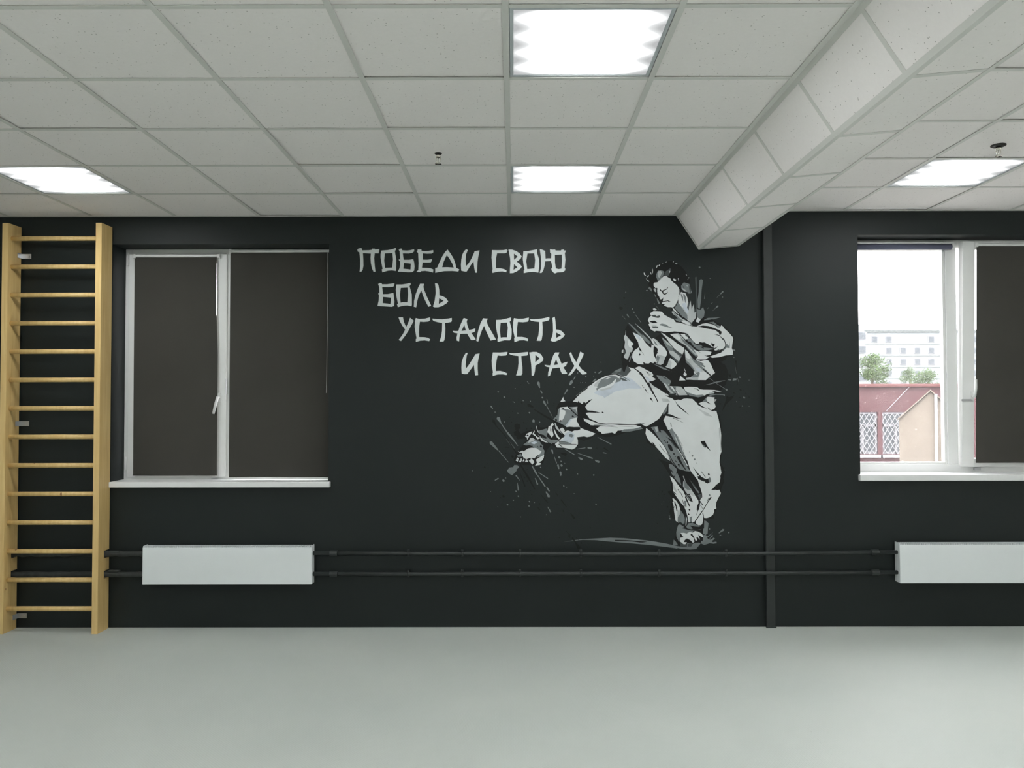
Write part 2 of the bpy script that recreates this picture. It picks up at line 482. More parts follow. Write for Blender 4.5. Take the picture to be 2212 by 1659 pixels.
# bulkhead: slanted near side, flat underside, far side
bulk = empty('bulkhead', (0, 0, 0), ceiling)
GP, HP, IP, JP = (1.1752, ZC), (1.336, 2.694), (1.624, 2.719), (1.652, ZR+0.03)
def bulk_tile(p, q, y0, y1, name='bulkhead_tile', inset=0.010):
    """slab between section points p and q (x, z)"""
    d = Vector((q[0]-p[0], q[1]-p[1])); L = d.length; d /= L
    n = Vector((-d.y, d.x))                          # towards the inside of the bulkhead
    if n.dot(Vector((1.45-p[0], 2.85-p[1]))) < 0: n = -n
    a = Vector(p)+d*inset+n*0.003; c = Vector(q)-d*inset+n*0.003
    poly = [(a.x, a.y), (c.x, c.y), (c.x+n.x*0.014, c.y+n.y*0.014), (a.x+n.x*0.014, a.y+n.y*0.014)]
    return MB().prism(poly, 'y', y0+0.003, y1-0.003).build(name, M['tile'], bulk)
for r in range(16):
    y1, y0 = ROWS[r]-(0.024 if r == 0 else 0.0), ROWS[r+1]
    bulk_tile(GP, HP, y0, y1); bulk_tile(HP, IP, y0, y1); bulk_tile(IP, JP, y0, y1)
def bulk_bar(p, q, y0, y1, off=0.0):
    d = Vector((q[0]-p[0], q[1]-p[1])).normalized(); n = Vector((-d.y, d.x))
    if n.dot(Vector((1.45-p[0], 2.85-p[1]))) < 0: n = -n
    poly = [(p[0]+n.x*off, p[1]+n.y*off), (q[0]+n.x*off, q[1]+n.y*off), (q[0]+n.x*(off+.002), q[1]+n.y*(off+.002)), (p[0]+n.x*(off+.002), p[1]+n.y*(off+.002))]
    return MB().prism(poly, 'y', y0, y1).build('bulkhead_rail', M['rail'], bulk)
def along(p, q, s):
    d = (Vector(q)-Vector(p)).normalized(); return (p[0]+d.x*s, p[1]+d.y*s)
for y in ROWS[1:-1]:
    bulk_bar(GP, HP, y-h, y+h, 0.0006); bulk_bar(HP, IP, y-h, y+h, 0.0006); bulk_bar(IP, JP, y-h, y+h, 0.0006)
bulk_bar(GP, HP, D-0.024, D-0.001, 0.0006); bulk_bar(HP, IP, D-0.024, D-0.001, 0.0006)
bulk_bar(GP, along(GP, HP, .022), YB, D-.001); bulk_bar(along(HP, GP, .022), HP, YB, D-.001)
bulk_bar(HP, along(HP, IP, .022), YB, D-.001); bulk_bar(along(IP, HP, .022), IP, YB, D-.001)
bulk_bar(IP, along(IP, JP, .022), YB, D-.001)
MB().box(LCOL[-1]-0.024, LCOL[-1], YB, D-.024, ZC-0.0004, ZC+0.002).build('bulkhead_rail', M['rail'], bulk)

# ------------------------------------------------------------------ ceiling lights
def light_panel(x0, r, z, label):
    y1, y0 = ROWS[r], ROWS[r+1]
    cx, cy = x0+ST/2, (y0+y1)/2
    root = empty('ceiling_light', (cx, cy, z))
    tag(root, label, 'light', 'recessed ceiling light panels')
    fr = MB(); o = 0.286; i = 0.272
    for a in ((-o, o, -o, -i), (-o, o, i, o), (-o, -i, -i, i), (i, o, -i, i)): fr.box(a[0], a[1], a[2], a[3], 0.003, 0.012)
    fr.build('frame', M['lampframe'], root)
    di = MB().box(-i, i, -i, i, 0.006, 0.010)
    di.build('diffuser', M['lamp'], root)
    ho = MB()
    ho.box(-o, o, -o, o, 0.085, 0.09)
    for a in ((-o, o, -o, -o+.004), (-o, o, o-.004, o), (-o, -o+.004, -o+.004, o-.004), (o-.004, o, -o+.004, o-.004)): ho.box(a[0], a[1], a[2], a[3], 0.0125, 0.085)
    ho.build('housing', M['lampframe'], root)
    return root
lab = {(-5, 1): 'lit ceiling panel above the wooden wall bars', (0, 1): 'lit ceiling panel nearest the mural wall, above the lettering',
       (0, 4): 'largest lit ceiling panel, at the top edge of the picture', ('r', 1): 'lit ceiling panel beyond the bulkhead, above the uncovered window'}
for (c, r) in LIGHTS:
    hid = 'lit ceiling panel further back in the hall, out of the picture'
    if c == 'r': light_panel(2.375, r, ZR, lab.get((c, r), hid))
    else: light_panel(PX0+ST*c, r, ZC, lab.get((c, r), hid))

# ------------------------------------------------------------------ sprinklers
def sprinkler(x, y, z, plate, label):
    root = empty('sprinkler', (x, y, z)); tag(root, label, 'sprinkler', 'ceiling sprinklers')
    MB().lathe([(0.0, 0.003), (plate, 0.003), (plate, -0.002), (plate*0.8, -0.006), (0.0, -0.007)]).build('escutcheon', M['dark'], root)
    MB().lathe([(0.0, -0.007), (0.014, -0.007), (0.014, -0.020), (0.009, -0.024), (0.0, -0.024)]).build('body', M['chrome'], root)
    arms = MB()
    for s in (-1, 1): arms.tube([(s*0.010, 0, -0.020), (s*0.012, 0, -0.036), (s*0.004, 0, -0.056)], 0.0022, 8)
    arms.tube([(0, 0, -0.022), (0, 0, -0.056)], 0.002, 8)
    arms.build('frame_arms', M['chrome'], root)
    MB().lathe([(0.0, -0.055), (0.017, -0.056), (0.018, -0.058), (0.0, -0.059)]).build('deflector', M['chrome'], root)
sprinkler(-0.403, 4.245, ZC+0.004, 0.020, 'small sprinkler with dark collar hanging above the lettering')
sprinkler(2.615, 4.235, ZR+0.004, 0.038, 'sprinkler with wide flat ring beyond the bulkhead')

# ------------------------------------------------------------------ windows
YF = D+0.190                    # room-side face of the window frames
def frame_rect(x0, x1, z0, z1, w, y0, y1, mb=None, r=0.004):
    """four mitre-less bars of width w (l, r, b, t)"""
    l, rr, bt, tp = w if isinstance(w, tuple) else (w,)*4
    mb = mb or MB()
    mb.bbox(x0, x0+l, y0, y1, z0, z1, r); mb.bbox(x1-rr, x1, y0, y1, z0, z1, r)
    mb.bbox(x0+l-.001, x1-rr+.001, y0, y1, z0, z0+bt, r); mb.bbox(x0+l-.001, x1-rr+.001, y0, y1, z1-tp, z1, r)
    return mb
def handle(parent, x, y, z, ang=0.0):
    root = MB()
    root.bbox(x-0.013, x+0.013, y-0.010, y, z-0.035, z+0.035, 0.004)
    root.tube([(x, y-0.008, z), (x, y-0.036, z)], 0.009, 12)
    a = math.radians(ang)
    root.tube([(x, y-0.036, z+.004), (x-math.sin(a)*0.06, y-0.042, z-math.cos(a)*0.06), (x-math.sin(a)*0.125, y-0.040, z-math.cos(a)*0.125)], [0.010, 0.011, 0.009], 10)
    return root.build('handle', M['plastic'], parent)

# window_1: turn sash on the left, fixed light on the right, both behind blinds
w1 = empty('window_1', (0, 0, 0)); tag(w1, 'white plastic window with both dark roller blinds down', kind='structure')
fx0, fx1, fz0, fz1 = W1[0], W1[1], W1[2]-0.018, W1[3]
fr = frame_rect(fx0, fx1, fz0, fz1, (0.055, 0.055, 0.040, 0.045), YF, YF+0.065)
fr.bbox(-2.150, -2.088, YF, YF+0.065, fz0+.039, fz1-.044, 0.004)
fr.build('frame', M['plastic'], w1)
sash = frame_rect(-2.853, -2.124, 1.052, 2.706, (0.062, 0.075, 0.060, 0.060), YF-0.016, YF+0.045).build('sash', M['plastic'], w1)
MB().box(-2.792, -2.198, YF+0.012, YF+0.018, 1.111, 2.647).build('pane', M['glass'], sash)
handle(sash, -2.172, YF-0.016, 1.640, 14)
for z in (2.62, 1.10): MB().tube([(-2.862, YF-0.014, z), (-2.862, YF-0.014, z+0.10)], 0.007, 10).build('hinge', M['plastic'], sash)
rs = MB().bbox(-2.128, -2.120, YF-0.030, YF-0.004, 1.66, 1.78, 0.002)
rs.build('restrictor_comb', M['metal'], sash)
MB().box(-2.088, -1.381, YF+0.030, YF+0.036, 1.057, 2.697).build('pane', M['glass'], w1)
MB().bbox(-2.23, -2.18, YF-0.014, YF-0.001, 1.022, 1.044, 0.002).build('catch_plate', M['metal'], w1)
sl = MB().bbox(-2.878, -1.306, D-0.040, D-0.0005, 0.997, 1.037, 0.005)
sl.box(W1[0]+0.001, W1[1]-0.001, D-0.004, YF-0.0005, 0.997, 1.035)
sl.build('sill', M['sill'], w1)

# window_2: fixed light on the left (blind rolled up), tilted sash on the right (blind down)
w2 = empty('window_2', (0, 0, 0)); tag(w2, 'white plastic window with daylight through its uncovered left pane', kind='structure')
gx0, gx1, gz0, gz1 = W2[0], W2[1], W2[2]-0.010, W2[3]
fr = frame_rect(gx0, gx1, gz0, gz1, (0.045, 0.055, 0.068, 0.055), YF, YF+0.065)
fr.bbox(3.212, 3.292, YF, YF+0.065, gz0+.067, gz1-.054, 0.004)
bead = frame_rect(gx0+.044, 3.213, gz0+.067, gz1-.054, (0.012, 0.020, 0.016, 0.016), YF+0.010, YF+0.055, None, 0.003)
fr.build('frame', M['plastic'], w2); bead.build('glazing_bead', M['plastic'], w2)
MB().box(gx0+0.050, 3.205, YF+0.030, YF+0.036, gz0+0.075, gz1-0.062).build('pane', M['glass'], w2)
piv = 1.118
sash2 = frame_rect(3.300, 4.000, 0.0, 1.662, (0.090, 0.070, 0.062, 0.062), -0.020, 0.040).build('sash', M['plastic'], w2)
MB().box(3.39, 3.93, 0.012, 0.018, 0.06, 1.60).build('pane', M['glass'], sash2)
handle(sash2, 3.372, -0.020, 0.520, 182)
cb = MB().bbox(3.290, 3.375, -0.030, -0.024, 0.485, 0.500, 0.002)
cb.build('restrictor_comb', M['metal'], sash2)
sash2.location = (0, YF-0.004, piv); sash2.rotation_euler = (math.radians(1.9), 0, 0)
ct = MB().bbox(3.395, 3.445, YF-0.018, YF-0.001, 1.092, 1.112, 0.002)
ct.build('catch_plate', M['metal'], w2)
sl = MB().bbox(2.462, 4.060, D-0.040, D-0.0005, 1.036, 1.081, 0.005)
sl.box(W2[0]+0.001, W2[1]-0.001, D-0.004, YF-0.0005, 1.040, 1.079)
sl.build('sill', M['sill'], w2)
# added_window_3: unseen window added past the right edge to bring in more daylight
w3 = empty('added_window_3', (0, 0, 0)); tag(w3, 'unseen window without blinds added past the right edge for daylight', kind='structure')
fr = frame_rect(W3[0], W3[1], gz0, gz1, (0.055, 0.055, 0.068, 0.055), YF, YF+0.065)
fr.bbox(5.46, 5.54, YF, YF+0.065, gz0+.067, gz1-.054, 0.004)
fr.build('frame', M['plastic'], w3)
for a, c in ((W3[0]+.05, 5.465), (5.535, W3[1]-.05)): MB().box(a, c, YF+0.030, YF+0.036, gz0+0.062, gz1-0.050).build('pane', M['glass'], w3)
sl = MB().bbox(W3[0]-.02, W3[1]+.02, D-0.040, D-0.0005, 1.036, 1.081, 0.005)
sl.box(W3[0]+0.001, W3[1]-0.001, D-0.004, YF-0.0005, 1.040, 1.079)
sl.build('sill', M['sill'], w3)
# street side closing of the reveals below the frames
for (a, wn) in ((W1, w1), (W2, w2), (W3, w3)):
    MB().box(a[0]+.001, a[1]-.001, YF+0.002, D+0.42, a[2]-0.039, a[2]-0.019).build('outer_sill', M['metal'], wn)

# roller blinds
def blind(x0, x1, zt, zb, y, label, cord=None, taper=0.0):
    root = empty('roller_blind', ((x0+x1)/2, y, zb)); tag(root, label, 'blind', 'dark roller blinds')
    w = (x1-x0)/2; H = zt-zb
    n, k = 24, 40
    vs = []; fs = []
    for j in range(k+1):
        z = H*j/k
        for i in range(n+1):
            x = -w+2*w*i/n
            wave = 0.004*math.sin(i/n*9+label.__len__())*(1-j/k)**2+0.0025*math.sin(i/n*4+2+j/k*2)*(1-j/k)
            q = min(1.0, max(0.0, (j/k-0.55)/0.2))
            vs.append((x-taper*q*(i/n), wave, z))
    for j in range(k):
        for i in range(n):
            a = j*(n+1)+i; fs.append((a, a+1, a+n+2, a+n+1))
    nv = len(vs)
    vs2 = vs+[(v[0], v[1]+0.0015, v[2]) for v in vs]
    fs2 = fs+[tuple(i+nv for i in reversed(f)) for f in fs]
    MB().add(vs2, fs2, True).build('fabric', M['blind'], root)
    MB().tube([(-w, 0.008, H+0.010), (w, 0.008, H+0.010)], 0.011, 14).build('roller_tube', M['plastic'], root)
    MB().bbox(-w-0.004, w+0.004, -0.006, 0.0, 0.004+H, 0.018+H, 0.002).build('head_rail', M['plastic'], root)
    for s in (-1, 1): MB().bbox(s*w-0.010, s*w+0.010, -0.008, 0.016, H-0.006, H+0.026, 0.003).build('end_bracket', M['plastic'], root)
    MB().tube([(-w+.002, 0.002, 0.006), (w-.002, 0.002, 0.006)], 0.005, 8).build('bottom_bar', M['blind'], root)
    if cord:
        cx, z1 = cord
        MB().tube([(cx, -0.012, H), (cx+.002, -0.013, H*0.7), (cx-.003, -0.014, z1+.1), (cx-.006, -0.013, z1)], 0.0016, 6).build('pull_cord', M['plastic'], root)
    return root
blind(-2.800, -2.180, 2.676, 1.064, YF-0.036, 'dark roller blind covering the narrow left sash by the wall bars', taper=0.012)
blind(-2.094, -1.352, 2.712, 1.050, YF-0.030, 'dark roller blind covering the wide pane beside the lettering', cord=(0.352, 0.62))
b4 = blind(3.390, 3.975, 2.736, 1.150, YF-0.060, 'dark roller blind on the tilted sash at the right edge')
b4.rotation_euler = (math.radians(1.9), 0, 0)
b4.location.y = YF-0.046
# rolled-up blind above the uncovered pane
rb = empty('roller_blind', (2.87, YF-0.024, 2.745)); tag(rb, 'rolled-up blind at the head of the uncovered window pane', 'blind', 'dark roller blinds')
MB().tube([(-0.375, 0, 0), (0.375, 0, 0)], 0.021, 20).build('rolled_fabric', simple('bloom_tinted_blind_fabric', (0.11, 0.115, 0.17), 0.8), rb)  # bluish bloom from the bright pane is put into the fabric colour
MB().bbox(-0.385, 0.385, -0.022, -0.012, 0.020, 0.034, 0.002).build('head_rail', M['plastic'], rb)
for s in (-1, 1): MB().bbox(s*0.382-0.008, s*0.382+0.008, -0.022, 0.022, -0.020, 0.034, 0.003).build('end_bracket', M['plastic'], rb)

# ------------------------------------------------------------------ wall bars
wb = empty('wall_bars', (-3.23, 5.585, 0.0)); tag(wb, 'tall varnished pine wall bars with fourteen rungs against the dark wall', 'wall bars')
def upright(xa, xb):
    y0, y1 = 5.512-5.585, 5.660-5.585
    pr = [(y0, 0.0), (y1, 0.0)]
    for za, zb in ((0.364, 0.418), (0.506, 0.560)): pr += [(y1, za), (0.006, za), (0.006, zb), (y1, zb)]
    pr += [(y1, 2.862), (y0, 2.862)]
    MB().prism(pr, 'x', xa+3.23, xb+3.23).build('upright', M['wood'], wb)
upright(-3.577, -3.536); upright(-2.922, -2.881)
for k in range(14):
    z = 2.760-0.19965*k
    MB().tube([(-3.540+3.23, -0.030, z), (-2.918+3.23, -0.030, z)], 0.0165, 14).build('rung', M['wood'], wb)
for z in (2.655, 1.452, 0.085):
    bk = MB().bbox(-3.5355+3.23, -3.5315+3.23, 0.030, 0.085, z-0.018, z+0.018, 0.0015)
    bk.bbox(-3.5355+3.23, -3.470+3.23, 0.083, 0.0885, z-0.018, z+0.018, 0.0015)
    bk.tube([(-3.487+3.23, 0.083, z), (-3.487+3.23, 0.077, z)], 0.007, 6)
    bk.build('wall_bracket', M['metal'], wb)

# ------------------------------------------------------------------ radiators
def radiator(x0, x1, z0, z1, label):
    yf, yb = 5.575, 5.648
    root = empty('radiator', ((x0+x1)/2, (yf+yb)/2, z0)); tag(root, label, 'radiator', 'flat white convector radiators')
    w = (x1-x0)/2; d = (yb-yf)/2; H = z1-z0
    MB().bbox(-w, w, -d, -d+0.006, 0, H, 0.003).build('front_panel', M['enamel'], root)
    MB().box(-w+.01, w-.01, d-.006, d, 0.01, H-.004).build('back_panel', M['enamel'], root)
    for s in (-1, 1):
        a, c = (-w, -w+0.005) if s < 0 else (w-0.005, w)
        MB().bbox(a, c, -d+0.0062, d+.004, 0.0, H+0.010, 0.002).build('side_panel', M['enamel'], root)
    g = MB().box(-w+.006, w-.006, -d+.010, d-.008, 0.02, H-.030)
    g.build('core', M['fin'], root)
    tg = MB()
    n = int((2*w-0.02)/0.0125)
    for i in range(n):
        x = -w+0.012+i*0.0125
        tg.box(x, x+0.006, -d+.012, d+.001, H-.004, H+.0055)
    tg.box(-w+.006, w-.006, d-.006, d+.003, H-.004, H+.004)
    tg.build('top_grille', M['enamel'], root)
    for s in (-0.7, 0.7): MB().box(s*w-.015, s*w+.015, d+.0005, 5.6745-(yf+yb)/2, 0.03, H-.03).build('wall_hanger', M['metal'], root)
radiator(-2.604, -1.416, 0.324, 0.584, 'white panel radiator under the window with both blinds down')
radiator(2.707, 3.900, 0.328, 0.597, 'white panel radiator under the daylit window at right')

# ------------------------------------------------------------------ heating pipes
YP = 5.615
def pipe(pts, label, name='heating_pipe', r=0.0145, clamps=(), couplings=(), group='dark heating pipes'):
    c = (pts[0][0]+pts[-1][0])/2
    root = empty(name, (c, YP, pts[0][1])); tag(root, label, 'pipe', group)
    z0 = pts[0][1]
    MB().tube([(x-c, 0, z-z0) for x, z in pts], r, 16).build('tube', M['pipe'], root)
    def zz(x):
        for (xa, za), (xb, zb) in zip(pts[:-1], pts[1:]):
            if xa <= x <= xb: return za+(zb-za)*(x-xa)/(xb-xa)
        return z0
    for x in clamps:
        z = zz(x)
        k = MB()
        k.tube([(x-c-.008, 0, z-z0), (x-c+.008, 0, z-z0)], r+0.003, 16)
        k.bbox(x-c-.006, x-c+.006, 0.012, D-0.001-YP, z-z0-.006, z-z0+.006, .001)
        k.bbox(x-c-.008, x-c+.008, -.008, .010, z-z0+r+.002, z-z0+r+.014, .001)
        k.bbox(x-c-.006, x-c+.006, -.006, .008, z-z0-r-.008, z-z0-r-.002, .001)
        k.build('pipe_clamp', M['pipe'], root)
    for x in couplings:
        z = zz(x)
        k = MB().tube([(x-c-.030, 0, z-z0), (x-c-.026, 0, z-z0), (x-c+.026, 0, z-z0), (x-c+.030, 0, z-z0)], [r, r+.007, r+.007, r], 8, True, False)
        k.build('coupling', M['pipe'], root)
    return root
CX = [(q-1106)*YP/F_PX+0.009 for q in (877, 993, 1117, 1248, 1416, 1560)]
pipe([(-1.415, 0.537), (-0.6, 0.533), (0.6, 0.528), (1.8, 0.530), (2.706, 0.538)], 'upper dark pipe running between the two radiators', clamps=CX, couplings=(-1.27, 2.55))
pipe([(-1.415, 0.391), (-0.6, 0.389), (0.6, 0.390), (1.8, 0.391), (2.706, 0.396)], 'lower dark pipe running between the two radiators', clamps=CX, couplings=(-1.27, 2.55))
def wrapped(z, dz, label):
    root = empty('wrapped_pipe', (-4.0, YP, z)); tag(root, label, 'pipe', 'dark wrapped pipe stubs')
    MB().tube([(-1.4, 0, -.004), (1.395, 0, 0)], 0.0150, 14).build('tube', M['pipe'], root)
    rr = random.Random(int(z*1000))
    pts = []; rs = []
    for i in range(34):
        t = i/33; pts.append((0.30+1.09*t, rr.uniform(-.001, .001), rr.uniform(-.002, .002))); rs.append(0.019+rr.uniform(-.002, .0035))
    MB().tube(pts, rs, 14).build('insulation', M['insul'], root)
    MB().bbox(1.14, 1.22, -.016, .010, dz, dz+.012, .003).build('loose_flap', M['insul'], root)
wrapped(0.533, 0.010, 'upper wrapped dark pipe running from behind the wall bars')
wrapped(0.390, 0.018, 'lower wrapped dark pipe running from behind the wall bars')

# vertical cable duct
cd = empty('cable_duct', (1.822, D-0.018, 0.0)); tag(cd, 'dark vertical square duct on the wall right of the kicking fighter', 'duct')
MB().bbox(-0.031, 0.031, -0.017, 0.0175, 0.0, 2.90, 0.003).build('casing', M['pipe'], cd)
MB().bbox(-0.036, 0.036, -0.021, -0.0172, 0.0, 0.012, 0.001).build('foot_cap', M['pipe'], cd)

